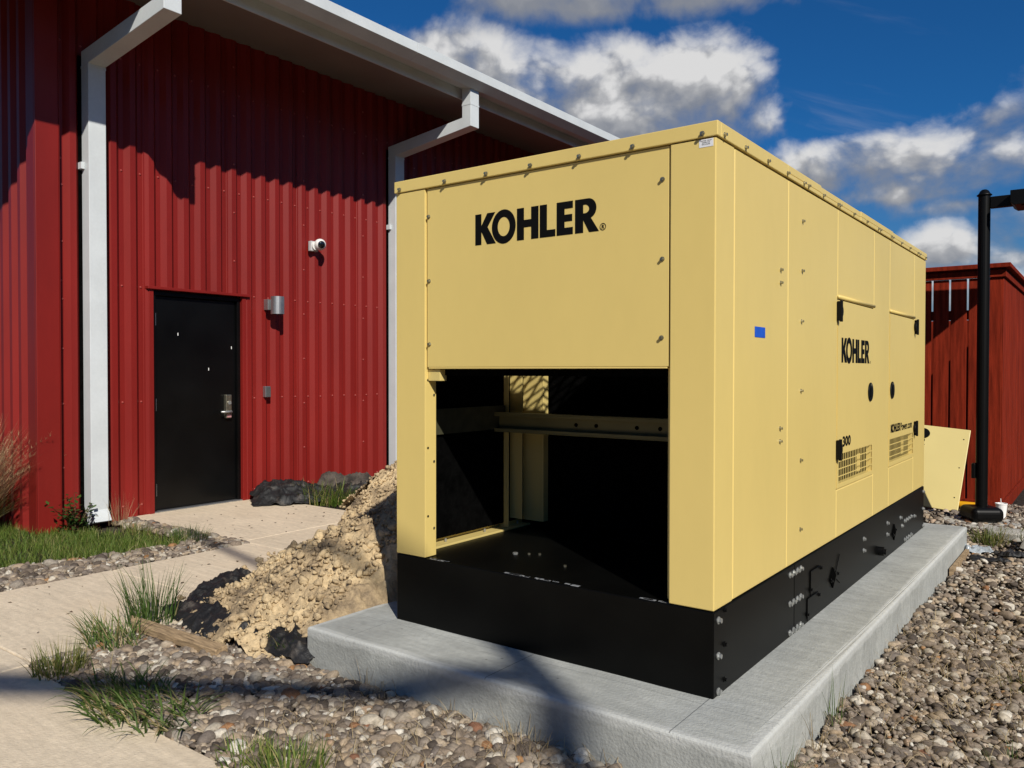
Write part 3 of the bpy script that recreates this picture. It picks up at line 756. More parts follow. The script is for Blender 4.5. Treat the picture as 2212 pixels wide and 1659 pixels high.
# door: frame, leaf, ironmongery, red flashing round the opening
bl(MB().box(-7.478, -7.402, 4.125, 5.262, 2.170, 2.197).box(-7.478, -7.43, 4.150, 4.196, -0.02, 2.170).box(-7.478, -7.43, 5.188, 5.232, -0.02, 2.170), 'door_flashing', M_red, bevel=0.003)
fr = bl(MB().box(-7.56, -7.470, 4.197, 4.237, 0.0, 2.165).box(-7.56, -7.470, 5.150, 5.187, 0.0, 2.165).box(-7.56, -7.470, 4.237, 5.150, 2.118, 2.165), 'door_frame', M_door, bevel=0.003)
leaf = bl(MB().box(-7.55, -7.505, 4.241, 5.146, 0.014, 2.113), 'door', M_door, bevel=0.003)
def dl(mb, name, mt, bevel=0.0, smooth=False): return bl(mb, name, mt, bevel=bevel, parent=leaf, smooth=smooth)
for z in (1.885, 1.05, 0.215):
    dl(MB().cyl((-7.496, 4.245, z - 0.06), 0.009, 0.12, 'Z', 10), 'hinge', M_bright, smooth=False)
dl(MB().box(-7.506, -7.462, 5.005, 5.073, 0.885, 1.132), 'handle_plate', M_steel, bevel=0.006)
dl(MB().cyl((-7.463, 5.045, 0.953), 0.014, 0.035, 'X', 10).tube([(-7.433, 5.05, 0.953), (-7.428, 5.0, 0.953), (-7.43, 4.925, 0.955)], [0.013, 0.012, 0.010], 8), 'door_handle', M_bright, smooth=True)
dl(MB().cyl((-7.463, 5.045, 1.047), 0.02, 0.008, 'X', 16), 'lock_cylinder', M_bright)
dl(MB().box(-7.4625, -7.4605, 5.018, 5.066, 0.893, 0.925), 'handle_label', mat('pink_label', (0.45, 0.22, 0.22), rough=0.5))
for (y, z) in ((4.49, 1.75), (4.83, 1.402), (5.10, 1.63)):
    dl(MB().box(-7.5055, -7.503, y - 0.004, y + 0.004, z - 0.016, z + 0.012), 'paint_chip', M_wht_plastic)
bl(MB().box(-7.56, -7.44, 4.197, 5.187, -0.0, 0.0115), 'threshold', M_galv, bevel=0.003)

# things fixed to the wall
wl = tag(empty('wall_light', (-7.432, 5.50, 2.10)), 'brushed metal cylinder wall light right of the black door', 'wall light')
MB().box(0.0, 0.075, -0.045, 0.03, -0.055, 0.06).build('mount', M_galv, wl, bevel=0.004)
MB().lathe((0.135, 0.035, -0.10), [(0.066, 0.0), (0.072, 0.0), (0.072, 0.19), (0.066, 0.19), (0.064, 0.18), (0.0, 0.18)][:4], 28).build('lamp_body', M_galv, wl, smooth=False)
MB().cyl((0.135, 0.035, -0.102), 0.058, 0.01, 'Z', 24).build('lens', M_glassblk, wl)
sc_ = tag(empty('security_camera', (-7.432, 6.12, 2.82)), 'white ball security camera high on the red wall', 'security camera')
MB().box(0.0, 0.05, -0.055, 0.055, -0.06, 0.055).build('mount_box', mat('grey_box', (0.5, 0.5, 0.5), rough=0.5), sc_, bevel=0.006)


def ball(c, r, axis, a1=1.0, n=20, m_=12):
    """sphere cap about an axis vector, from the pole to a fraction a1 of pi."""
    ax = Vector(axis).normalized(); u = ax.orthogonal().normalized(); w = ax.cross(u); rings = []
    for i in range(1, m_ + 1):
        t = math.pi * a1 * i / m_
        rings.append([tuple(Vector(c) + ax * r * math.cos(t) + (u * math.cos(2 * math.pi * j / n) + w * math.sin(2 * math.pi * j / n)) * r * math.sin(t)) for j in range(n)])
    return MB().loft(rings)


MB().cyl((0.05, 0, 0), 0.05, 0.02, 'X', 20).build('collar', M_wht_plastic, sc_)
ball((0.105, 0.03, 0.015), 0.067, (0.8, -0.35, -0.15), 0.97).build('camera_body', M_wht_plastic, sc_, smooth=True)
ball((0.113, 0.0265, 0.0135), 0.066, (0.8, -0.35, -0.1), 0.22).build('lens', M_glassblk, sc_, smooth=True)
cr_ = tag(empty('card_reader', (-7.432, 5.475, 1.155)), 'small grey box with a dark face below the wall light', 'wall box')
MB().box(-0.04, 0.045, -0.033, 0.033, -0.058, 0.06).build('housing', M_galv, cr_, bevel=0.003)
MB().box(0.0452, 0.048, -0.022, 0.033, -0.055, 0.05).build('cover', mat('dark_cover', (0.08, 0.085, 0.085), rough=0.35), cr_)

# ------------------------------------------------------------------ the generator
GX0, GY0 = -2.7742, 2.7955; W, LN = 1.614, 4.086
gen = tag(empty('generator', (GX0, GY0, PZ)), 'large tan standby generator enclosure with open front bay on black base', 'generator')


def G(mb, name, mt, bevel=0.0, parent=None, seg=2, smooth=False):
    mb.v = [(x, y, z - PZ) for x, y, z in mb.v]
    return mb.build(name, mt, parent or gen, bevel=bevel, seg=seg, smooth=smooth)


BT = 0.4985; ET = 2.231; RT = 2.284
# black base
G(MB().box(0, W, 0, 0.9285, PZ, BT), 'base_tank', M_black, bevel=0.004)
G(MB().box(0, W, 0.9315, LN, PZ, BT), 'base_tank', M_black, bevel=0.004)
G(MB().box(W - 0.02, W - 0.006, 0.92, 0.94, PZ + 0.001, BT - 0.006), 'base_joint', M_foam)
xr = W
def on_right(u0, u1, v0, v1, d0, d1): return MB().box(xr + d0, xr + d1, u0, u1, v0, v1)
G(on_right(1.172, 1.331, 0.312, 0.418, 0.0, 0.004), 'access_plate', M_black, bevel=0.002)
G(on_right(1.124, 1.300, 0.200, 0.295, 0.0, 0.004), 'access_plate', M_black, bevel=0.002)
pl_ = lambda u, v, w: (xr + 0.0 + w, u, v)
for cy_, cz_ in ((1.555, 0.310), (3.02, 0.314)):
    G(MB().prism([(cy_ - 0.055, cz_), (cy_, cz_ - 0.054), (cy_ + 0.055, cz_), (cy_, cz_ + 0.054)], pl_, 0.006), 'lifting_pocket', M_foam)
for (a, c_) in (((1.61, 0.33), (1.68, 0.41)), ((1.62, 0.29), (1.69, 0.255)), ((1.168, 0.30), (1.168, 0.418)), ((1.168, 0.419), (1.30, 0.423)), ((1.12, 0.19), (1.12, 0.297)), ((1.12, 0.298), (1.25, 0.30))):
    G(MB().tube([(xr + 0.003, a[0], a[1]), (xr + 0.003, c_[0], c_[1])], 0.0018, 4), 'slot', M_foam)
G(MB().cyl((xr, 2.59, 0.264), 0.028, 0.035, 'X', 14).cyl((xr + 0.035, 2.59, 0.264), 0.018, 0.012, 'X', 6), 'drain_plug', M_plastic)


def bolt_mesh(name, r, h, axis, mt, n=6):
    mb = MB()
    if axis == 'X': mb.cyl((0, 0, 0), r * 1.5, h * 0.25, 'X', 12); mb.cyl((h * 0.25, 0, 0), r, h * 0.75, 'X', n)
    else: mb.cyl((0, -h * 0.25, 0), r * 1.5, h * 0.25, 'Y', 12); mb.cyl((0, -h, 0), r, h * 0.75, 'Y', n)
    return mb.mesh(name, mt)


bm_side = bolt_mesh('bolt', 0.0062, 0.012, 'X', M_steel); bm_front = bolt_mesh('bolt', 0.0062, 0.012, 'Y', M_steel)
bm_base = bolt_mesh('bolt', 0.0095, 0.014, 'X', M_bright); bm_dark = bolt_mesh('bolt', 0.007, 0.010, 'X', M_plastic)
bm_hole = MB().cyl((0, -0.003, 0), 0.006, 0.003, 'Y', 8).mesh('bolt', M_steel)
def bolt(me, x, y, z, rx=True):
    o = link('bolt', me, gen, (x, y, z - PZ))
    o.rotation_euler = (R.uniform(0, 6.28), 0, 0) if me is not bm_front else (0, R.uniform(0, 6.28), 0)
for z in (0.461, 0.329, 0.197):
    bolt(bm_base, xr, 0.042, z); bolt(bm_base, xr, LN - 0.035, z)
for y in (0.865, 0.918, 0.972, 1.022):
    for z in (0.462, 0.331, 0.200): bolt(bm_base, xr, y, z)
for y in (3.37, 3.44, 3.515, 3.595):
    for z in (0.336, 0.205): bolt(bm_base, xr, y, z)
for y, z in ((2.21, 0.402), (2.21, 0.334), (3.223, 0.380), (3.709, 0.322), (2.824, 0.402), (2.82, 0.330), (3.276, 0.316)): bolt(bm_base, xr, y, z)
for y, z in ((1.335, 0.405), (1.172, 0.330), (1.302, 0.278), (1.122, 0.222), (1.52, 0.30), (1.64, 0.315), (3.06, 0.325), (2.98, 0.30)): bolt(bm_dark, xr + 0.004, y, z)
for y, z in ((0.055, 0.485), (0.055, 0.355), (0.055, 0.222)): bolt(bm_dark, xr, y + 0.05, z)

ZB = BT + 0.004
# corner posts (bent sheet: face, return and inner flange)
G(MB().add([(0, 0, ZB), (0.186, 0, ZB), (0.186, 0.078, ZB), (0.19, 0.078, ZB)], [])
  .prism([(0, 0), (0.186, 0), (0.186, 0.078), (0.18, 0.078), (0.18, 0.008), (0.008, 0.008), (0.008, 0.80), (0, 0.80)], lambda u, v, w: (u, v, ZB + w), ET - ZB), 'corner_post', M_tan, bevel=0.002)
G(MB().prism([(1.434, 0), (W, 0), (W, 0.178), (W - 0.008, 0.178), (W - 0.008, 0.008), (1.442, 0.008), (1.442, 0.055), (1.405, 0.055), (1.405, 0.047), (1.434, 0.047)], lambda u, v, w: (u, v, ZB + w), ET - ZB), 'corner_post', M_tan, bevel=0.004)
# front upper panel: a shallow tray set a little behind the posts
G(MB().prism([(0.194, 0.007), (1.427, 0.007), (1.427, 0.05), (1.42, 0.05), (1.42, 0.014), (0.201, 0.014), (0.201, 0.05), (0.194, 0.05)], lambda u, v, w: (u, v, 1.3985 + w), ET - 1.3985)
  .box(0.201, 1.42, 0.007, 0.05, 1.391, 1.398), 'front_panel', M_tan, bevel=0.0025)
G(MB().box(0.19, 1.434, 0.055, 0.065, 1.36, ET), 'panel_backing', M_foam)
G(MB().box(0.1875, 0.262, 0.02, 0.066, 1.335, 1.389), 'corner_gusset', M_tan2, bevel=0.002)
# side panels on the right
def side(y0, y1, z0, z1, name='side_panel', d=0.0, bev=0.006):
    return G(MB().box(W - 0.03, W + d, y0, y1, z0, z1), name, M_tan, bevel=bev, seg=1)
g_ = 0.0008
side(0.180 + g_, 0.8165 - g_, ZB, ET)
side(0.8165 + g_, 1.620 - g_, ZB, ET)
side(1.620 + g_, 2.4225 - g_, 1.770, ET)
side(2.4225 + g_, 2.852 - g_, ZB, ET)
side(2.852 + g_, 3.650 - g_, 1.770, ET)
side(3.650 + g_, LN, ZB, ET, 'corner_post')
side(1.620 + g_, 2.4225 - g_, ZB, 0.758); side(2.852 + g_, 3.650 - g_, ZB, 0.758)
# rolled lips over the doors
for y0, y1 in ((1.630, 2.415), (2.860, 3.645)):
    G(MB().tube([(W + 0.001, y0, 1.7725), (W + 0.001, y1, 1.7725)], 0.011, 8), 'drip_lip', M_tan, smooth=True)
    G(MB().box(W - 0.028, W - 0.004, y0, y1, 1.757, 1.7695), 'door_gap', M_foam)
# left and rear skins, and the dark body inside
G(MB().box(0, 0.03, 0.803, LN - 0.0, ZB, ET), 'side_panel', M_tan, bevel=0.004)
G(MB().box(0.0305, W - 0.0305, LN - 0.03, LN, ZB, ET), 'rear_panel', M_tan, bevel=0.004)
G(MB().box(0.035, W - 0.075, 0.99, LN - 0.06, ZB, ET - 0.01), 'radiator_core', M_foam)
# doors with slotted grilles
def door(y0, y1, gy0, gy1, gz0, gz1):
    z0, z1 = 0.7635, 1.7560; d = 0.003
    mb = MB().box(W - 0.03, W + d, y0, y1, gz1, z1).box(W - 0.03, W + d, y0, y1, z0, gz0).box(W - 0.03, W + d, y0, gy0, gz0, gz1).box(W - 0.03, W + d, gy1, y1, gz0, gz1)
    dr = G(MB().prism([(y0, z0), (y1, z0), (y1, z1), (y0, z1)], lambda u, v, w: (W + d - 0.028 + w, u, v), 0.0), 'door', M_tan) if False else G(mb, 'door', M_tan, bevel=0.0)
    nb, nr = 21, 4; gr = MB(); pw = (gy1 - gy0) / nb; ph = (gz1 - gz0) / nr
    for i in range(nb + 1):
        yy = gy0 + i * pw; gr.box(W + d - 0.0018, W + d - 0.0003, max(gy0, yy - pw * 0.08), min(gy1, yy + pw * 0.08), gz0, gz1)
    for i in range(nr + 1):
        zz = gz0 + i * ph; gr.box(W + d - 0.0017, W + d - 0.0006, gy0, gy1, max(gz0, zz - 0.0028), min(gz1, zz + 0.0028))
    G(gr, 'grille', M_tan, parent=dr)
    G(MB().box(W - 0.072, W - 0.066, gy0 - 0.02, gy1 + 0.02, gz0 - 0.02, gz1 + 0.02), 'grille_lining', M_foam, parent=dr)
    G(MB().box(W - 0.064, W - 0.058, gy1 - 0.10, gy1 - 0.02, gz0, gz1), 'inner_bracket', M_tan, parent=dr)
    return dr
d1 = door(1.6225, 2.4195, 1.650, 2.390, 0.7845, 0.9450)
d2 = door(2.8545, 3.6475, 2.866, 3.632, 0.7880, 0.9430)


def hinge(y, z, sgn):
    """black surface hinge: leaf on the frame, rounded leaf on the door."""
    x0, k = W + 0.003, 0.030
    mb = MB().box(x0, x0 + 0.020, min(y, y + sgn * k), max(y, y + sgn * k), z - 0.051, z + 0.051)
    mb.prism([(y + sgn * k, z - 0.034)] + [(y + sgn * (k + 0.036 * math.cos(t)), z + 0.034 * math.sin(t)) for t in np.linspace(-1.35, 1.35, 11)] + [(y + sgn * k, z + 0.034)], lambda u, v, w: (x0 + w, u, v), 0.017)
    mb.cyl((x0 + 0.018, y + sgn * 0.016, z - 0.056), 0.008, 0.112, 'Z', 10)
    return G(mb, 'hinge', M_plastic, bevel=0.0015)


hinge(1.600, 1.697, 1); hinge(1.602, 0.970, 1); hinge(3.690, 1.704, -1); hinge(3.692, 0.968, -1)
for cy_ in (2.328, 2.918):
    lt = G(MB().prism(ell(cy_, 1.260, 0.056, 0.056, 28), lambda u, v, w: (W + 0.003 + w, u, v), 0.007), 'latch', M_plastic, bevel=0.003)
    G(MB().box(W + 0.0102, W + 0.014, cy_ - 0.014, cy_ + 0.014, 1.228, 1.285), 'latch_lever', M_plastic, parent=lt, bevel=0.002)
    G(MB().cyl((W + 0.0102, cy_, 1.300), 0.009, 0.003, 'X', 12), 'key_cylinder', M_steel, parent=lt)
# roof sections with a turned-down edge; the first carries the air outlet mesh
secs = [(-0.006, 1.285, 0.0045), (1.2862, 2.066, 0.0), (2.0672, 2.899, 0.0035), (2.9002, LN + 0.006, 0.0)]
for i, (y0, y1, dz) in enumerate(secs):
    o_ = 0.006 + dz * 0.6; t = RT + dz; mb = MB()
    if i == 0:
        mb.box(-o_, W + o_, y0, 0.028, ET + 0.003, t)
        mb.box(-o_, 0.30, 0.0285, 0.78, t - 0.035, t).box(1.56, W + o_, 0.0285, 0.78, ET + 0.003, t).box(-o_, W + o_, 0.7805, y1, t - 0.035, t)
        mb.box(W - 0.004, W + o_, 0.7805, y1, ET + 0.003, t - 0.0355)
    else:
        mb.box(-o_, W + o_, y0, y1, t - 0.03, t).box(W - 0.004, W + o_, y0, y1, ET + 0.003, t - 0.0305)
        if i == 3: mb.box(-o_, W - 0.0045, LN - 0.004, y1, ET + 0.003, t - 0.0305)
    G(mb, 'roof_section', M_tan, bevel=0.003)
msh = MB(); zt = 2.262
for i in range(-16, 40):
    for sg in (1, -1):
        x0 = 0.30 + i * 0.075; a = (x0, 0.0285); c_ = (x0 + sg * 0.43, 0.78)
        # clip the strand to the opening
        def at(t): return (a[0] + (c_[0] - a[0]) * t, a[1] + (c_[1] - a[1]) * t)
        t0, t1 = 0.0, 1.0; dx = c_[0] - a[0]
        ta, tb = (0.30 - a[0]) / dx, (1.56 - a[0]) / dx
        t0, t1 = max(t0, min(ta, tb)), min(t1, max(ta, tb))
        if t1 - t0 < 0.02: continue
        p, q = at(t0), at(t1); msh.tube([(p[0], p[1], zt + sg * 0.003), (q[0], q[1], zt + sg * 0.003)], 0.0075, 4)
tag(G(msh, 'outlet_mesh', M_tan2), kind='stuff')
# bolts along the roof edge and over the panels
for x in (0.033, 0.319, 0.560, 0.798, 1.039, 1.281, 1.566): bolt(bm_front, x, -0.0105, 2.2465)
for x, z in ((0.206, 2.101), (0.208, 1.801), (0.210, 1.506), (1.400, 2.107), (1.400, 1.806), (1.398, 1.508)): bolt(bm_front, x, 0.0068, z)
for y in (0.054, 0.267, 0.519, 0.769, 1.004, 1.074): bolt(bm_side, W + 0.009, y, 2.2475)
for y in (1.325, 1.587, 1.625, 1.908, 2.196, 2.480, 2.536, 2.832, 2.882, 3.153, 3.437, 3.728, 3.804, 4.03): bolt(bm_side, W + 0.0065, y, 2.2475)
for y, z in ((1.017, 2.076), (0.713, 1.821), (0.712, 1.765), (1.014, 1.846), (1.008, 1.613), (1.005, 1.291), (0.715, 1.133), (0.714, 1.077), (1.007, 0.969), (1.007, 0.648)): bolt(bm_side, W, y, z)
# holes and rivets on the jambs
for y, z in ((0.020, 1.338), (0.020, 1.018), (0.020, 0.695), (0.060, 1.268), (0.060, 0.952), (0.060, 0.634)):
    G(MB().cyl((0.186, y, z), 0.006, 0.0012 if y < 0.04 else 0.004, 'X', 10), 'bolt', M_ink if y < 0.04 else M_steel)
for z in (1.268, 0.951, 0.632): bolt(bm_hole, 1.419, 0.0465, z)
# open bay: linings, frame, cross channel, sill
G(MB().box(0.030, 0.042, 0.09, 0.985, ZB + 0.03, ET - 0.02), 'side_lining', M_foam)
G(MB().box(W - 0.045, W - 0.031, 0.19, 0.985, ZB, ET - 0.02), 'side_lining', M_foam)
G(MB().box(0.010, 0.095, 0.086, 0.985, BT + 0.0005, 0.510), 'bay_sill', M_tan2, bevel=0.002)
G(MB().box(0.043, 0.060, 0.10, 0.80, 1.062, 1.190), 'side_channel', mat('dark_olive_sheet', (0.06, 0.058, 0.03), rough=0.6, var=0.2, scale=20))
G(MB().box(0.028, 0.050, 0.80, 0.822, 0.511, ET - 0.03).box(0.05, 0.080, 0.792, 0.80, 0.511, ET - 0.03), 'frame_post', M_tan2, bevel=0.002)
G(MB().box(0.043, 0.128, 0.856, 0.862, 0.552, ET - 0.03), 'frame_post', M_tan2, bevel=0.002)
G(MB().box(0.078, 0.203, 0.935, 0.941, 0.535, ET - 0.03).box(0.2035, 0.218, 0.9355, 0.985, 0.535, ET - 0.03), 'radiator_flange', M_tan2, bevel=0.002)
bmx = MB()
y_b = 0.735
bmx.box(0.0605, W - 0.046, y_b, y_b + 0.006, 1.056, 1.150)
bmx.box(0.0605, W - 0.046, y_b - 0.045, y_b + 0.006, 1.1505, 1.156).box(0.0605, W - 0.046, y_b - 0.045, y_b + 0.006, 1.050, 1.0555)
bmx.box(0.0605, W - 0.046, y_b - 0.045, y_b - 0.040, 1.136, 1.150).box(0.0605, W - 0.046, y_b - 0.045, y_b - 0.040, 1.056, 1.070)
G(bmx, 'cross_channel', mat('olive_channel', (0.20, 0.175, 0.075), rough=0.5, var=0.08), bevel=0.001)
for x in (0.560, 0.680, 0.910, 1.035): G(MB().cyl((x, y_b - 0.004, 1.104), 0.010, 0.004, 'Y', 12), 'bolt', M_foam)
for x, y, z in ((0.16, 0.30, 0.512), (0.055, 0.62, 0.511), (0.13, 0.92, 0.511)): G(MB().cyl((0.05 if z < 0.512 else 0.05, y, z), 0.006, 0.016, 'Z', 8), 'bolt', M_bright)
for i, (x, y) in enumerate(((0.47, 0.33), (0.53, 0.36), (0.575, 0.385), (0.80, 0.26))):
    G(MB().cyl((x, y, BT), 0.007 if i != 0 else 0.013, 0.008, 'Z', 8), 'bolt', M_bright if i == 0 else M_steel)
# bare-metal scuffs along the front lip of the base
sk = MB()
for i in range(46):
    x = R.choice((R.uniform(0.19, 0.30), R.uniform(0.62, 1.02), R.uniform(0.66, 0.86), R.uniform(1.30, 1.46))); l_ = R.uniform(0.006, 0.05)
    sk.box(x, x + l_, R.uniform(0.006, 0.02), R.uniform(0.021, 0.026), BT, BT + 0.0008)
tag(G(sk, 'paint_scuffs', mat('scuffed_primer', (0.30, 0.31, 0.32), rough=0.5, var=0.4, scale=90)), kind='stuff')

# lettering
frontf = lambda ox, oz: (lambda u, v, w: (ox + u, 0.007 - w, oz + v - PZ))
sidef = lambda oy, oz, d=0.003: (lambda u, v, w: (W + d + w, oy + u, oz + v - PZ))
for c, sp_ in logo(0.637, 0.1365): flat_letters('letter', sp_, frontf(0.4855, 1.941), M_ink, gen)
def regd(f, r, par):
    flat_letters('registered_mark', [ell(0, 0, r, r, 24), ell(0, 0, r * 0.8, r * 0.8, 24)], f, M_ink, par)
    text_letters('registered_letter', 'R', lambda u, v, w: f(u - r * 0.42, v - r * 0.5, w), M_ink, par, size=r * 1.45, offset=0.0006)
regd(frontf(1.140, 1.956), 0.0145, gen)
def DL(f): return f
for c, sp_ in logo(0.612, 0.132): flat_letters('letter', sp_, sidef(1.690, 1.429), M_ink, d1)
regd(sidef(2.325, 1.436), 0.008, d1)
text_letters('number', '300', sidef(1.722, 0.980), M_ink, d1, size=0.073, width=0.165, offset=0.003)
for c, sp_ in logo(0.290, 0.054): flat_letters('letter', sp_, sidef(2.892, 0.981), M_ink, d2)
text_letters('web_lettering', 'Power.com', sidef(3.190, 0.981), M_ink, d2, size=0.074, width=0.385, offset=0.0014)
stk = G(MB().box(1.549, 1.604, -0.0011, -0.0002, 2.199, 2.2275), 'warning_sticker', M_sticker)
for j, (tx, ww, zz) in enumerate((('WEATHER - PROOF', 0.044, 2.2195), ('GENERATOR', 0.030, 2.2130), ('ENCLOSURE', 0.032, 2.2065))):
    text_letters('sticker_text', tx, lambda u, v, w, zz=zz, ww=ww: (1.5755 - ww / 2 + u, -0.0012 - w * 0.3, zz + v - PZ), M_ink, stk, size=0.0065, width=ww)
tp = tag(empty('masking_tape', (GX0 + W, GY0 + 0.462, 1.541)), 'small square of blue masking tape stuck on the tan side panel', 'tape')
MB().box(0.0006, 0.0016, -0.06, 0.06, -0.0215, 0.0215).build('tape_strip', M_tape, tp)

# ------------------------------------------------------------------ red board enclosure
fen = tag(empty('board_fence', (-0.827, 8.80, 0.06)), 'tall red stained board enclosure with capped top at the back right', 'fence')
def FN(mb, name, bevel=0.003):
    mb.v = [(x + 0.827, y - 8.80, z - 0.06) for x, y, z in mb.v]; return mb.build(name, M_fence, fen, bevel=bevel, seg=1)
FX, FY = -0.827, 8.80
x = FX - 0.022
edges = [-0.838, -0.968, -1.1195, -1.2715, -1.4235]
while edges[-1] > -3.4: edges.append(edges[-1] - 0.152)
for i, (a, c_) in enumerate(zip(edges[:-1], edges[1:])):
    gp = 0.0035 if i == 0 else 0.0085
    FN(MB().box(c_ + gp, a - gp if i else a, FY, FY + 0.019, 0.02, 2.268), 'board')
y = FY + 0.012
while y < 13.2:
    w_ = 0.142; FN(MB().box(FX - 0.019, FX, y, y + w_, 0.02, 2.268), 'board'); y += w_ + R.uniform(0.006, 0.014)
FN(MB().box(-3.45, FX + 0.062, FY - 0.075, FY + 0.10, 2.350, 2.392), 'cap_rail'); FN(MB().box(FX - 0.10, FX + 0.0615, FY + 0.1005, 13.2, 2.350, 2.392), 'cap_rail')
FN(MB().box(-3.45, FX + 0.022, FY - 0.022, FY - 0.001, 2.268, 2.338), 'trim_board'); FN(MB().box(FX + 0.001, FX + 0.0215, FY - 0.0005, 13.2, 2.268, 2.338), 'trim_board')
FN(MB().box(-3.45, FX + 0.025, FY - 0.027, FY - 0.001, 0.0, 0.165), 'base_board'); FN(MB().box(FX + 0.001, FX + 0.0265, FY - 0.0005, 13.2, 0.0, 0.165), 'base_board')
FN(MB().box(-3.45, FX - 0.02, FY + 0.0195, FY + 0.055, 1.88, 1.97), 'back_rail'); FN(MB().box(-3.45, FX - 0.02, FY + 0.0195, FY + 0.055, 0.50, 0.59), 'back_rail')
FN(MB().box(FX - 0.11, FX - 0.02, FY + 0.02, FY + 0.11, 0.0, 2.34), 'post')
for i in range(18):
    FN(MB().box(FX - 0.15 * (i + 1), FX - 0.15 * i - 0.004, 13.2, 13.22, 0.0, 2.12), 'board')

# ------------------------------------------------------------------ lamp post beside the enclosure
lp = tag(empty('lamp_post', (-0.905, 8.05, 0.0)), 'black lamp post with a flat side arm beside the red enclosure', 'lamp post')
MB().lathe((0, 0, -0.05), [(0.30, 0.0), (0.30, 0.125), (0.29, 0.135), (0.0, 0.135)][:3], 28).build('footing', M_foot, lp)
cv = MB().box(-0.135, 0.135, -0.135, 0.135, 0.087, 0.215).build('base_cover', M_plastic, lp, bevel=0.05, seg=5); cv.rotation_euler = (0, 0, math.radians(35))
MB().cyl((0, 0, 0.2), 0.0475, 2.70, 'Z', 20).build('pole', M_plastic, lp, smooth=False)
MB().lathe((0, 0, 2.90), [(0.058, 0.0), (0.060, 0.006), (0.045, 0.018), (0.034, 0.04), (0.018, 0.052), (0.003, 0.054)], 16).build('pole_cap', M_plastic, lp, smooth=True)
MB().box(-0.075, -0.044, -0.045, 0.045, 0.455, 0.585).build('hand_hole_cover', M_plastic, lp, bevel=0.006)
MB().box(0.047, 0.24, -0.028, 0.028, 2.785, 2.882).build('arm', M_plastic, lp, bevel=0.004)
hd = MB().prism([(0.205, 2.79), (0.235, 2.768), (0.72, 2.768), (0.75, 2.79), (0.75, 2.892), (0.205, 2.892)], lambda u, v, w: (u, -0.17 + w, v), 0.34).build('lamp_head', M_plastic, lp, bevel=0.004)
MB().box(0.28, 0.70, -0.13, 0.13, 2.762, 2.767).build('lens', M_plastic, hd)

# loose cover panel leaning on the enclosure
lpn = empty('cover_panel', (-1.137, 8.42, 0.086)); tag(lpn, 'loose pale tan cover panel leaning against the red enclosure', 'panel')
lpn.rotation_euler = (math.radians(-21.5), math.radians(5.0), 0)
M_tan3 = mat('pale_tan_paint', (0.70, 0.58, 0.24), rough=0.42, var=0.03, scale=2)
MB().box(-1.0, 0, 0, 0.02, 0, 0.80).build('sheet', M_tan3, lpn, bevel=0.004)
for x, z in ((-0.045, 0.70), (-0.045, 0.42), (-0.045, 0.13)): MB().cyl((x, -0.0015, z), 0.006, 0.0015, 'Y', 8).build('hole', M_foam, lpn)
pf = lambda ox, oz: (lambda u, v, w: (ox + u, -w, oz + v))
text_letters('web_lettering', 'Power.com', pf(-0.665, 0.400), M_ink, lpn, size=0.062, width=0.31, offset=0.0014)
for c, sp_ in logo(0.25, 0.05): flat_letters('letter', sp_, pf(-0.93, 0.402), M_ink, lpn)
for c, sp_ in logo(0.30, 0.065): flat_letters('letter', sp_, pf(-0.665, 0.600), M_ink, lpn)
MB().prism(ell(-0.395, 0.715, 0.06, 0.05, 20), lambda u, v, w: (u, -w, v), 0.012).build('latch', M_plastic, lpn)

pp = MB().tube([(-0.6, 0, 0), (-0.2, 0.004, 0.001), (0.0, 0, 0), (0.17, -0.003, 0)], 0.031, 14); yp = pp.build('plastic_pipe', M_pipe, None, loc=(-1.12, 8.62, 0.13))
tag(yp, 'short yellow plastic pipe lying between panel and lamp post', 'pipe')
cp = tag(empty('drink_cup', (-0.782, 8.33, 0.075)), 'white foam drink cup with straw behind the lamp post base', 'cup')
MB().lathe((0, 0, 0), [(0.033, 0.0), (0.046, 0.130), (0.049, 0.131), (0.049, 0.139), (0.043, 0.139), (0.041, 0.12)], 24).build('cup_body', M_cup, cp, smooth=False)
MB().tube([(0.005, 0.01, 0.06), (-0.006, 0.0, 0.18)], 0.0035, 6).build('straw', M_wht_plastic, cp)

# ------------------------------------------------------------------ off-frame pole and cable whose shadows cross the foreground
upl = tag(empty('light_pole', (7.21, -3.76, -0.1)), 'tall grey light pole with two long arms standing behind the camera', 'light pole')
MB().tube([(0, 0, 0), (0, 0, 8.48)], [0.09, 0.078], 16).build('pole', M_pole, upl, smooth=True)
for arm_d, az_h, ra, ln_ in ((Vector((-0.838, -0.545, 0)), 8.12, 0.075, 3.9), (Vector((-0.976, 0.218, 0)), 8.40, 0.03, 3.5)):
    MB().tube([Vector((0, 0, az_h)), arm_d * ln_ * 0.4 + Vector((0, 0, az_h)), arm_d * ln_ + Vector((0, 0, az_h))], [ra, ra * 1.15, ra * 1.5], 10).build('arm', M_pole, upl)
    MB().tube([arm_d * ln_ + Vector((0, 0, az_h - 0.02)), arm_d * (ln_ + 0.55) + Vector((0, 0, az_h - 0.02))], [ra * 1.5, ra * 1.2], 8).build('lamp_head', M_pole, upl)

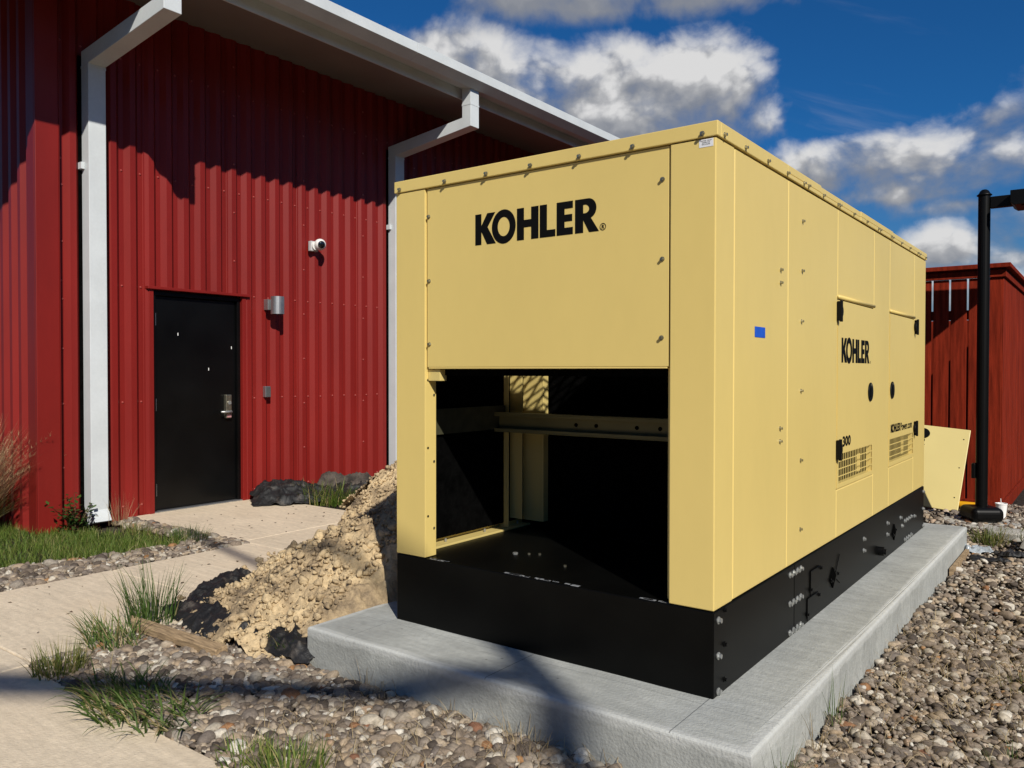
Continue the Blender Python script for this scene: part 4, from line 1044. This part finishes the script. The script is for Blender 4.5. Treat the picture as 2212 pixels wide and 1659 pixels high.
# added, unseen belt of trees behind the camera; its dark mass cuts low skylight
tv, tf, off = [], [], 0
for i in range(260):
    t_ = i / 259; a = math.radians(-150 + 215 * t_)             # round from behind the camera to its right
    d_ = 27 + 3.5 * math.sin(i * 1.7) + R.uniform(-1.5, 1.5); hgt_ = 5.6 + 1.6 * math.sin(i * 0.37) + R.uniform(-0.8, 1.0)
    V_, F2 = ico(2); V_ = V_ * (1 + 0.25 * NR.uniform(-1, 1, len(V_)))[:, None] * np.array([1.6, 1.6, hgt_ * 0.55]) + np.array([d_ * math.cos(a), d_ * math.sin(a), hgt_ * 0.5])
    if -54 < math.degrees(a) < -16 and hgt_ > 9: continue
    tv.append(V_); tf.append(F2 + off); off += len(V_)
tag(link('added_tree_belt', npmesh('added_tree_belt', np.concatenate(tv), np.concatenate(tf), mat('added_tree_foliage', (0.035, 0.05, 0.018), rough=0.9, var=0.5, scale=1.5, fine=0.4, spec=0.05), smooth=False)), kind='stuff')

# ------------------------------------------------------------------ dirt pile
def pile_h(x, y):
    def bump(cx, cy, rx, ry, h, p=1.0, rot=0.0):
        c_, s_ = math.cos(rot), math.sin(rot); u = (x - cx) * c_ + (y - cy) * s_; v = -(x - cx) * s_ + (y - cy) * c_
        r = np.sqrt((u / rx) ** 2 + (v / ry) ** 2); return h * np.clip(1 - r, 0, None) ** p
    k = [bump(-3.25, 4.0, 1.40, 1.65, 0.86, 0.9), bump(-4.88, 5.75, 1.33, 1.0, 0.90, 0.75), bump(-3.6, 5.4, 1.3, 1.2, 0.85, 0.9), bump(-3.62, 3.05, 0.85, 0.70, 0.30, 0.8), bump(-4.25, 4.1, 0.72, 0.85, 0.10, 0.8), bump(-4.0, 3.35, 0.60, 0.52, 0.10, 0.8)]
    t = sum(np.exp(a * 9) for a in k) - (len(k) - 1); return np.log(np.maximum(t, 1)) / 9


def build_pile():
    xs = np.arange(-6.4, -2.72, 0.0105); ys = np.arange(2.35, 7.0, 0.0105)
    X, Y = np.meshgrid(xs, ys, indexing='ij')
    wx = X + 0.07 * (fbm(X * 8, Y * 8, 4, 40) - 0.5); wy = Y + 0.07 * (fbm(X * 8, Y * 8, 4, 44) - 0.5)
    h = pile_h(X + 0.22 * (fbm(X * 2.6, Y * 2.6, 3, 60) - 0.5), Y + 0.22 * (fbm(X * 2.6, Y * 2.6, 3, 64) - 0.5))
    k = sstep(0.0, 0.10, h)
    f1, c1 = worley(wx * 6.5, wy * 6.5, 10); f2, c2 = worley(wx * 17, wy * 17, 20); f3, c3 = worley(wx * 38, wy * 38, 30)
    # broken clay: tilted lumps of unequal height, split by cracks, with a crumbled skin
    lump = 0.040 * (c1 - 0.5) * (1 - f1 ** 2 * 1.3) + 0.026 * (c2 - 0.45) * np.clip(1 - f2 * 1.1, 0, 1) ** 0.8 + 0.022 * (c3 - 0.4) * np.clip(1 - f3 * 1.2, 0, 1) ** 0.5
    crack = 0.030 * sstep(0.55, 0.85, f2) + 0.014 * sstep(0.5, 0.8, f3) + 0.04 * sstep(0.62, 0.9, f1)
    skin = 0.045 * (fbm(X * 16, Y * 16, 5, 71, 0.72) - 0.5) + 0.024 * np.abs(fbm(X * 45, Y * 45, 3, 73, 0.7) - 0.5)
    h = h + k * (lump - crack + skin) + k * 0.06 * (fbm(X * 3.2, Y * 3.2, 4, 77) - 0.5)
    h = h * (1 - sstep(-3.12, -2.83, X)) ; h = np.where(X > -3.03, np.maximum(h, -0.2), h)
    keep = (h > 0.012) & ~((X < -5.6) & (Y < 5.44))
    idx = -np.ones(X.shape, int); 
    q = keep[:-1, :-1] & keep[1:, :-1] & keep[1:, 1:] & keep[:-1, 1:]
    used = np.zeros(X.shape, bool); used[:-1, :-1] |= q; used[1:, :-1] |= q; used[1:, 1:] |= q; used[:-1, 1:] |= q
    idx[used] = np.arange(used.sum())
    V = np.stack([X, Y, h - 0.02], -1)[used]
    Fq = np.stack([idx[:-1, :-1], idx[1:, :-1], idx[1:, 1:], idx[:-1, 1:]], -1)[q]
    V -= np.array([-4.0, 4.5, 0.0])
    crev = (np.clip(f2, 0, 1) * 0.5 + np.clip(f3, 0, 1) * 0.35 + fbm(X * 4, Y * 4, 4, 90) * 0.5)[used]
    return V, Fq, crev


M_dirt = bpy.data.materials.new('yellow_brown_dirt'); M_dirt.use_nodes = True
N, L, b = nodes_of(M_dirt); b.inputs['Roughness'].default_value = 0.95; b.inputs['Specular IOR Level'].default_value = 0.1
geo = N.new('ShaderNodeNewGeometry')
n1 = N.new('ShaderNodeTexNoise'); n1.inputs['Scale'].default_value = 3.5; n1.inputs['Detail'].default_value = 7; n1.inputs['Roughness'].default_value = 0.65; L.new(geo.outputs['Position'], n1.inputs['Vector'])
cr = N.new('ShaderNodeValToRGB'); L.new(n1.outputs[0], cr.inputs[0]); e = cr.color_ramp.elements
e[0].position, e[0].color = 0.34, (0.17, 0.13, 0.09, 1); e[1].position, e[1].color = 0.66, (0.64, 0.49, 0.29, 1)
x_ = e.new(0.47); x_.color = (0.42, 0.315, 0.19, 1); x_ = e.new(0.55); x_.color = (0.54, 0.415, 0.25, 1)
n2 = N.new('ShaderNodeTexNoise'); n2.inputs['Scale'].default_value = 55; n2.inputs['Detail'].default_value = 6; n2.inputs['Roughness'].default_value = 0.7; L.new(geo.outputs['Position'], n2.inputs['Vector'])
mr = N.new('ShaderNodeMapRange'); L.new(n2.outputs[0], mr.inputs[0]); mr.inputs[1].default_value = 0.3; mr.inputs[2].default_value = 0.7; mr.inputs[3].default_value = 0.72; mr.inputs[4].default_value = 1.2
s2 = N.new('ShaderNodeVectorMath'); s2.operation = 'SCALE'; L.new(cr.outputs[0], s2.inputs[0]); L.new(mr.outputs[0], s2.inputs['Scale']); L.new(s2.outputs[0], b.inputs['Base Color'])
bp = N.new('ShaderNodeBump'); bp.inputs['Strength'].default_value = 0.9; bp.inputs['Distance'].default_value = 0.012; L.new(n2.outputs[0], bp.inputs['Height']); L.new(bp.outputs[0], b.inputs['Normal'])
def clod():
    V, Ff = ico(1); V = V * (1 + 0.30 * NR.uniform(-1, 1, len(V)))[:, None]
    for _ in range(3):
        q = NR.normal(size=3); q /= np.linalg.norm(q); s_ = V @ q; V = V - np.clip(s_ - NR.uniform(0.35, 0.7), 0, None)[:, None] * q
    return V, Ff


V, Fq, _ = build_pile()
dp = tag(empty('dirt_pile', (-4.0, 4.5, 0)), 'heap of crumbly yellow brown dirt between the path and the generator pad', 'dirt pile')
link('mound', npmesh('mound', V, Fq, M_dirt, smooth=True), dp)
# loose clods over the heap
VW = V + np.array([-4.0, 4.5, 0.0]); sel = VW[NR.randint(0, len(VW), 13000)]; sel = sel[(sel[:, 0] < -3.12)]
toe = np.stack([NR.uniform(-5.3, -3.2, 1500), NR.uniform(2.45, 5.6, 1500)], 1); hh = pile_h(toe[:, 0], toe[:, 1]); toe = toe[(hh < 0.02) & (pile_h(toe[:, 0] + 0.12, toe[:, 1] + 0.12) > 0.0)]
sel = np.concatenate([sel, np.c_[toe, np.zeros(len(toe))]]); n = len(sel)
cs_ = np.clip(np.exp(NR.normal(math.log(0.0085), 0.6, n)), 0.003, 0.026)
tm = [clod() for _ in range(8)]; Vs, Fs, off = [], [], 0; wh = NR.randint(0, 8, n)
for k in range(8):
    ii = np.where(wh == k)[0]; Vt, Ft = tm[k]; nn = len(ii)
    W_ = np.einsum('nij,nkj->nki', rot_mats(nn), Vt[None] * (cs_[ii][:, None] * NR.uniform(0.7, 1.25, (nn, 3)))[:, None, :]) + (sel[ii] + np.array([4.0, -4.5, 0.012]))[:, None, :]
    Vs.append(W_.reshape(-1, 3)); Fs.append((Ft[None] + (np.arange(nn) * len(Vt))[:, None, None] + off).reshape(-1, 3)); off += nn * len(Vt)
tag(link('clods', npmesh('clods', np.concatenate(Vs), np.concatenate(Fs), M_dirt, smooth=False), dp), kind='stuff')


# ------------------------------------------------------------------ weed fabric, board, rubbish
def crumple(name, c, lx, ly, rz, amp, seed, mt, label, cat, base=0.01, ridge=0.0, n=70, freq=5.0, follow=None):
    u = np.linspace(-1, 1, n); U, Vv = np.meshgrid(u, u, indexing='ij')
    rag = 0.16 * (fbm(U * 3 + 9, Vv * 3 + 4, 4, seed) - 0.5)
    X = U * lx * (1 + rag) ; Y = Vv * ly * (1 + 0.35 * (fbm(U * 2.5 + seed, Vv * 0 + 2, 4, seed + 3) - 0.5) * 2)
    
    def fold(fx, fy, sd):
        q_ = fbm(X * fx + 0.35 * Y * fy + sd, Y * fy * 0.8 - 0.2 * X * fx, 3, seed + sd); return np.clip(1 - np.abs(2 * q_ - 1) * 3.2, 0, 1) ** 1.5
    Z = base + amp * (0.9 * fold(4, 6, 9) + 0.5 * fold(10, 8, 19) + 0.18 * fold(22, 22, 29) + 0.25 * fbm(X * 5, Y * 5, 3, seed + 33)) + ridge * np.clip(1 - Vv ** 2, 0, 1) * (0.7 + 0.6 * (fbm(U * 2, U * 0 + 5, 3, seed + 11) - 0.5))
    edge = np.maximum(np.abs(U), np.abs(Vv)); Z = Z * (1 - 0.55 * sstep(0.8, 1.0, edge)) 
    X = X + 0.25 * amp * (fbm(U * 9, Vv * 9, 3, seed + 15) - 0.5); 
    cr_, sr_ = math.cos(rz), math.sin(rz); WX = c[0] + X * cr_ - Y * sr_; WY = c[1] + X * sr_ + Y * cr_
    if follow is not None: Z = Z + follow(WX, WY)
    idx = np.arange(n * n).reshape(n, n)
    me = npmesh(name, np.stack([WX - c[0], WY - c[1], Z], -1).reshape(-1, 3), np.stack([idx[:-1, :-1], idx[1:, :-1], idx[1:, 1:], idx[:-1, 1:]], -1).reshape(-1, 4), mt)
    o = link(name, me, None, (c[0], c[1], c[2])); md = o.modifiers.new('thickness', 'SOLIDIFY'); md.thickness = 0.004
    return tag(o, label, cat)


ph = lambda x, y: np.clip(pile_h(x, y) - 0.01, 0, None)
crumple('weed_fabric', (-4.47, 2.92, 0.0), 0.42, 0.105, math.radians(127), 0.035, 101, M_fabric, 'torn black weed fabric at the dirt heap toe behind the tall grass tuft', 'weed fabric', ridge=0.03, follow=lambda x, y: 0.6 * ph(x, y))
crumple('weed_fabric', (-4.03, 2.52, 0.0), 0.38, 0.10, math.radians(165), 0.028, 131, M_fabric, 'dusty black weed fabric strip lying flat just behind the pointed wooden stake', 'weed fabric', ridge=0.02, follow=lambda x, y: 0.7 * ph(x, y))
crumple('weed_fabric', (-3.38, 2.50, 0.0), 0.40, 0.085, math.radians(178), 0.04, 161, M_fabric, 'crumpled black weed fabric against the front left corner of the concrete pad', 'weed fabric', ridge=0.03, follow=lambda x, y: 0.4 * ph(x, y))
crumple('weed_fabric', (-6.80, 5.90, 0.0), 0.85, 0.36, math.radians(52), 0.055, 191, M_fabric, 'big heap of black weed fabric against the red wall beyond the door', 'weed fabric', ridge=0.17, n=110)
crumple('dirty_sack', (-6.98, 6.22, 0.08), 0.30, 0.22, math.radians(40), 0.05, 271, mat('dusty_sack', (0.085, 0.068, 0.055), rough=0.9, var=0.5, scale=9, fine=0.3, bump=0.6, bscale=40), 'dusty brown crumpled sack lying on the black fabric against the wall', 'sack', ridge=0.15, n=60)
st = empty('wooden_stake', (-3.835, 2.255, 0.012), math.radians(4.0)); st.rotation_euler = (math.radians(6), math.radians(1.5), math.radians(4.5))
tag(st, 'pointed weathered wooden stake lying on the gravel', 'stake')
MB().prism([(-0.40, 0.030), (-0.29, -0.036), (0.385, -0.034), (0.388, 0.034), (-0.37, 0.036)], lambda u, v, w: (u, v, w), 0.040).build('board', M_stake, st, bevel=0.003)
crumple('plastic_scrap', (-0.825, 7.06, 0.0), 0.10, 0.07, 0.6, 0.05, 211, M_bagplastic, 'crumpled clear grey plastic scrap by the far corner of the pad', 'plastic scrap', n=30)
crumple('fabric_scrap', (-0.70, 6.80, 0.0), 0.13, 0.06, 0.2, 0.045, 223, M_fabric, 'nearer black fabric scrap on the gravel beside the pad', 'fabric scrap', n=34)
crumple('fabric_scrap', (-0.58, 7.06, 0.0), 0.13, 0.07, 0.9, 0.05, 241, M_fabric, 'farther black fabric scrap on the gravel near the flagstone', 'fabric scrap', n=34)
fl = MB().prism([(-0.14, -0.10), (0.06, -0.13), (0.16, -0.02), (0.11, 0.11), (-0.08, 0.12), (-0.17, 0.02)], lambda u, v, w: (u, v, w), 0.07).build('flagstone', M_foot, None, bevel=0.012, loc=(-0.66, 7.62, 0.03))
tag(fl, 'pale flat stone half buried in front of the lamp post base', 'stone')
fl2 = MB().prism([(-0.09, -0.05), (0.06, -0.07), (0.09, 0.03), (-0.03, 0.08)], lambda u, v, w: (u, v, w), 0.09).build('flagstone', M_foot, None, bevel=0.01, loc=(-0.50, 7.35, 0.02))
fl2.rotation_euler = (0.35, 0.25, 0.4); tag(fl2, 'small tilted grey stone right of the dry grass behind the pad', 'stone')
lath = MB().box(-0.012, 0.012, -0.42, 0.42, 0, 0.05).build('form_board', M_stake, None, loc=(-0.872, 6.62, -0.015)); tag(lath, 'thin dark form board left along the far right foot of the pad', 'board')

# ------------------------------------------------------------------ plants
def lawn():
    n = 105000; x = NR.uniform(-9.5, -5.75, n); y = NR.uniform(-0.5, 4.0, n)
    edge = -6.02 + 0.12 * np.sin(2.3 * y) + 0.16 * (fbm(y * 3, y * 0, 3, 5) - 0.5)
    k = (x < edge) & ((x > -7.40) | (y < 3.10)) & (y < 3.80 - 0.30 * sstep(-6.6, -7.2, x)) 
    dens = fbm(x * 2.2, y * 2.2, 4, 33); thin = sstep(edge - 0.30, edge + 0.02, x) * 0.75 + sstep(3.45, 3.85, y) * 0.5
    k &= NR.rand(n) > thin * 0.9 + (dens < 0.36) * 0.5
    x, y = x[k], y[k]; n = len(x)
    hgt = (0.04 + 0.065 * NR.rand(n)) * (0.6 + 0.9 * fbm(x * 1.7, y * 1.7, 3, 21))
    rn = np.clip(NR.rand(n) * 0.85 + 0.30 * (fbm(x * 3, y * 3, 3, 25) - 0.42) + 0.25 * sstep(3.3, 3.9, y), 0, 1)
    return blades((np.stack([x, y, np.full(n, -0.04)], 1), hgt, NR.uniform(0.003, 0.0055, n), NR.uniform(0, 6.28, n), NR.uniform(0.2, 1.5, n), rn), 2)


V, Fq, rr = lawn(); tag(link('grass', npmesh('grass', V, Fq, M_lawn, attrs={'rnd': rr})), kind='stuff')
lw = MB().add([(-14, -3, -0.05), (-6.0, -3, -0.05), (-6.0, 3.93, -0.05), (-7.44, 3.93, -0.05), (-7.44, 3.18, -0.05), (-14, 3.18, -0.05)], [(0, 1, 2, 3, 4, 5)]); tag(lw.build('soil', M_ground), kind='structure')

tuft('grass_tuft', (-4.22, 2.36, 0), 0.12, 150, 0.38, 0.0065, M_coarse, 'tall wispy green grass tuft behind the pointed end of the wooden stake', lean=(0.1, 0.85))
tuft('grass_tuft', (-4.03, 2.06, 0), (0.16, 0.12), 150, 0.26, 0.0075, M_mixed, 'low spreading green grass tuft in front of the pointed end of the wooden stake', lean=(0.7, 1.5), dirn=math.pi * 1.1)
tuft('grass_tuft', (-3.86, 1.72, 0), 0.11, 220, 0.17, 0.005, M_yel, 'yellow green grass tuft at the path edge near the joint in the slabs', lean=(0.1, 0.9))
tuft('grass_tuft', (-3.16, 1.72, 0), (0.36, 0.17), 360, 0.21, 0.010, M_mixed, 'broad coarse clump of green grass sprawling over the path edge in the foreground', lean=(0.9, 1.9), dirn=math.pi * 1.2)
tuft('grass_tuft', (-2.46, 1.71, 0), 0.09, 110, 0.10, 0.006, M_lawn, 'small short green grass tuft at the bottom edge of the gravel', lean=(0.4, 1.3))
tuft('grass_tuft', (-2.24, 1.74, 0), 0.12, 260, 0.14, 0.006, M_lawn, 'dense bright green grass tuft at the bottom edge of the gravel', lean=(0.2, 1.1))
tuft('grass_tuft', (-3.22, 2.53, 0.02), 0.10, 90, 0.15, 0.006, M_coarse, 'dark grass tuft growing through fabric at the front left pad corner', lean=(0.5, 1.4))
tuft('grass_tuft', (-6.62, 5.62, 0), (0.34, 0.20), 330, 0.30, 0.009, M_lawn, 'green grass tuft below the red wall between the door slab and the fabric heap', lean=(0.4, 1.4), dirn=-0.6)
tuft('grass_tuft', (-0.77, 7.40, 0.02), (0.13, 0.10), 170, 0.17, 0.007, M_yel, 'patchy yellow green grass tuft at the far corner of the pad', lean=(0.3, 1.3))
tuft('grass_tuft', (-0.62, 7.58, 0.05), (0.10, 0.07), 110, 0.13, 0.006, M_yel, 'small grass tuft beside the pale flat stone', lean=(0.3, 1.3))
tuft('grass_tuft', (-6.08, 3.74, -0.02), (0.22, 0.10), 260, 0.17, 0.005, M_coarse, 'brownish green grass tuft at the corner of the lawn by the door slab', lean=(0.2, 1.2))
tuft('grass_tuft', (-6.75, 3.66, -0.02), (0.26, 0.08), 150, 0.13, 0.005, M_yel, 'thin yellowish grass tuft between the downspout and the door slab', lean=(0.2, 1.2))
tuft('dry_weed', (-1.70, 2.40, 0), 0.09, 50, 0.20, 0.003, M_dry, 'dry straw weed at the foot of the pad in the pole shadow', lean=(0.3, 1.6), cat='weed')
tuft('dry_weed', (-2.10, 2.42, 0), 0.04, 16, 0.11, 0.003, M_dry, 'small dry weed leaning at the front foot of the pad', lean=(0.2, 1.4), cat='weed')
tuft('dry_weed', (-2.62, 2.44, 0), 0.03, 9, 0.15, 0.003, M_dry, 'two thin dry stalks at the left front foot of the pad', lean=(0.3, 0.9), cat='weed')
tuft('weed', (-0.86, 2.66, 0), (0.04, 0.10), 34, 0.22, 0.003, M_coarse, 'thin dark weed at the near right foot of the pad', lean=(0.2, 1.1), cat='weed')
tuft('weed', (-0.865, 3.28, 0), 0.03, 12, 0.26, 0.004, M_coarse, 'forked weed standing against the right side of the pad', lean=(0.2, 1.0), cat='weed')
tuft('weed', (-0.86, 3.02, 0), 0.03, 14, 0.20, 0.003, M_dry, 'dry thin weed stalk at the right side of the pad', lean=(0.2, 0.9), cat='weed')
tuft('weed', (-0.52, 2.66, 0), 0.08, 60, 0.09, 0.003, M_yel, 'little green weed among the gravel right of the pad', lean=(0.5, 1.5), cat='weed')
tuft('weed', (-0.25, 3.3, 0), 0.10, 50, 0.10, 0.003, M_coarse, 'sparse green weed in the gravel near the right edge', lean=(0.5, 1.5), cat='weed')
tuft('weed', (-0.30, 4.15, 0), 0.12, 60, 0.10, 0.003, M_yel, 'sparse yellow green weed farther back in the right gravel', lean=(0.5, 1.5), cat='weed')
tuft('weed', (-7.22, 3.74, 0), (0.08, 0.10), 50, 0.34, 0.003, M_dry, 'thin dry weed stalks in front of the white downspout foot', lean=(0.1, 0.8), cat='weed')
# straw bits scattered in the gravel
n = 900; sp_ = np.concatenate([scatter(1900, -0.88, 0.1, 1.8, 5.0), scatter(700, -2.6, -1.3, 1.7, 2.45), scatter(300, -6.1, -5.57, 1.0, 3.9)]); n = len(sp_)
V, Fq, rr = blades((np.c_[sp_, np.full(n, 0.008)], NR.uniform(0.03, 0.13, n), NR.uniform(0.0018, 0.0035, n), NR.uniform(0, 6.28, n), NR.uniform(1.35, 1.75, n), NR.rand(n)), 4)
tag(link('straw', npmesh('straw', V, Fq, M_dry, attrs={'rnd': rr})), kind='stuff')

lit_v, lit_f = [], []
for i in range(120):
    x, y = (R.uniform(-5.5, -4.1), R.uniform(0.6, 5.4)) if i < 80 else (R.uniform(-7.2, -5.6), R.uniform(4.0, 5.4)); a = R.uniform(0, 6.28); l_ = R.uniform(0.006, 0.02); w_ = l_ * R.uniform(0.25, 0.5); k_ = len(lit_v)
    for u, v, h_ in ((-l_, 0, 0.002), (0, -w_, 0.003), (l_, 0, 0.002), (0, w_, R.uniform(0.003, 0.010))): lit_v.append((x + u * math.cos(a) - v * math.sin(a), y + u * math.sin(a) + v * math.cos(a), h_))
    lit_f.append((k_, k_ + 1, k_ + 2, k_ + 3))
tag(link('leaf_litter', npmesh('leaf_litter', np.array(lit_v), np.array(lit_f), mat('brown_leaf_bits', (0.10, 0.06, 0.03), rough=0.9, var=0.5, scale=30), smooth=False)), kind='stuff')

# fountain grass at the left edge
og = tag(empty('fountain_grass', (-7.86, 2.72, -0.05)), 'tan feathery fountain grass against the gable wall at the far left', 'ornamental grass')
def clump(name, n, h, w, mt, lean, rad):
    a = NR.uniform(0, 6.28, n); r = rad * np.sqrt(NR.rand(n))
    V, Fq, rr = blades((np.stack([np.cos(a) * r, np.sin(a) * r, np.zeros(n)], 1), h * NR.uniform(0.55, 1.0, n), w * NR.uniform(0.6, 1.2, n), a + NR.normal(0, 0.4, n), NR.uniform(lean[0], lean[1], n) , NR.rand(n)), 7)
    return link(name, npmesh(name, V, Fq, mt, attrs={'rnd': rr}), og)
clump('stems', 1300, 1.15, 0.0055, M_plume, (0.25, 1.15), 0.16)
clump('leaves', 650, 0.62, 0.006, M_yel, (0.3, 1.4), 0.17)
# feathery seed heads: many hairs along the upper part of arching stems
hv, hf, ha, off = [], [], [], 0
for i in range(90):
    a = R.uniform(0, 6.28); l_ = R.uniform(0.80, 1.12); ln_ = R.uniform(0.35, 1.2); pts_ = []
    p = Vector((math.cos(a) * 0.08, math.sin(a) * 0.08, 0))
    for t in np.linspace(0, 1, 24):
        an = ln_ * (0.25 + 0.95 * t); p = p + Vector((math.cos(a) * math.sin(an), math.sin(a) * math.sin(an), math.cos(an))) * l_ / 24; pts_.append(p.copy())
    base = [pts_[k_] for k_ in range(15, 24) for _ in range(9)]; nn = len(base)
    V, Fq, rr = blades((np.array(base), NR.uniform(0.02, 0.06, nn), np.full(nn, 0.0022), a + NR.normal(0, 1.2, nn), NR.uniform(0.3, 1.9, nn), NR.rand(nn)), 2)
    hv.append(V); hf.append(Fq + off); ha.append(rr); off += len(V)
link('seed_heads', npmesh('seed_heads', np.concatenate(hv), np.concatenate(hf), M_plume, attrs={'rnd': np.concatenate(ha)}), og)

# leafy shrub beside the downspout
sh = tag(empty('leafy_shrub', (-7.22, 3.36, -0.04)), 'low dark green leafy shrub beside the foot of the white downspout', 'shrub')
lv, lf, la, off = [], [], [], 0; stems = MB()
for i in range(13):
    a = R.uniform(0, 6.28); rr_ = R.uniform(0.05, 0.20); top = Vector((math.cos(a) * rr_, math.sin(a) * rr_ * 0.9 - (0.12 if i < 3 else 0), R.uniform(0.14, 0.30) + (0.10 if i < 2 else 0)))
    stems.tube([(0, 0, 0), tuple(top * 0.5 + Vector((0, 0, 0.03))), tuple(top)], [0.005, 0.004, 0.002], 5)
    for j in range(20):
        t = R.uniform(0.3, 1.05); c_ = top * t + Vector((R.gauss(0, 0.025), R.gauss(0, 0.025), R.gauss(0, 0.02))); az_ = R.uniform(0, 6.28); ti = R.uniform(-0.3, 0.9); s_ = R.uniform(0.018, 0.038)
        u = Vector((math.cos(az_) * math.cos(ti), math.sin(az_) * math.cos(ti), math.sin(ti))); w_ = u.cross(Vector((0, 0, 1))).normalized(); nrm = w_.cross(u)
        for q_ in ((0, 0, 0), (0.45, 0.36, 0.06), (1, 0.02, -0.05), (0.45, -0.36, 0.06)): lv.append(tuple(c_ + u * s_ * 1.5 * q_[0] + w_ * s_ * 1.5 * q_[1] + nrm * s_ * q_[2]))
        lf.append((off, off + 1, off + 2, off + 3)); la += [R.random()] * 4; off += 4
link('foliage', npmesh('foliage', np.array(lv), np.array(lf), M_leaf, smooth=False, attrs={'rnd': la}), sh)
stems.build('stems', mat('shrub_stem', (0.10, 0.07, 0.03), rough=0.8), sh)
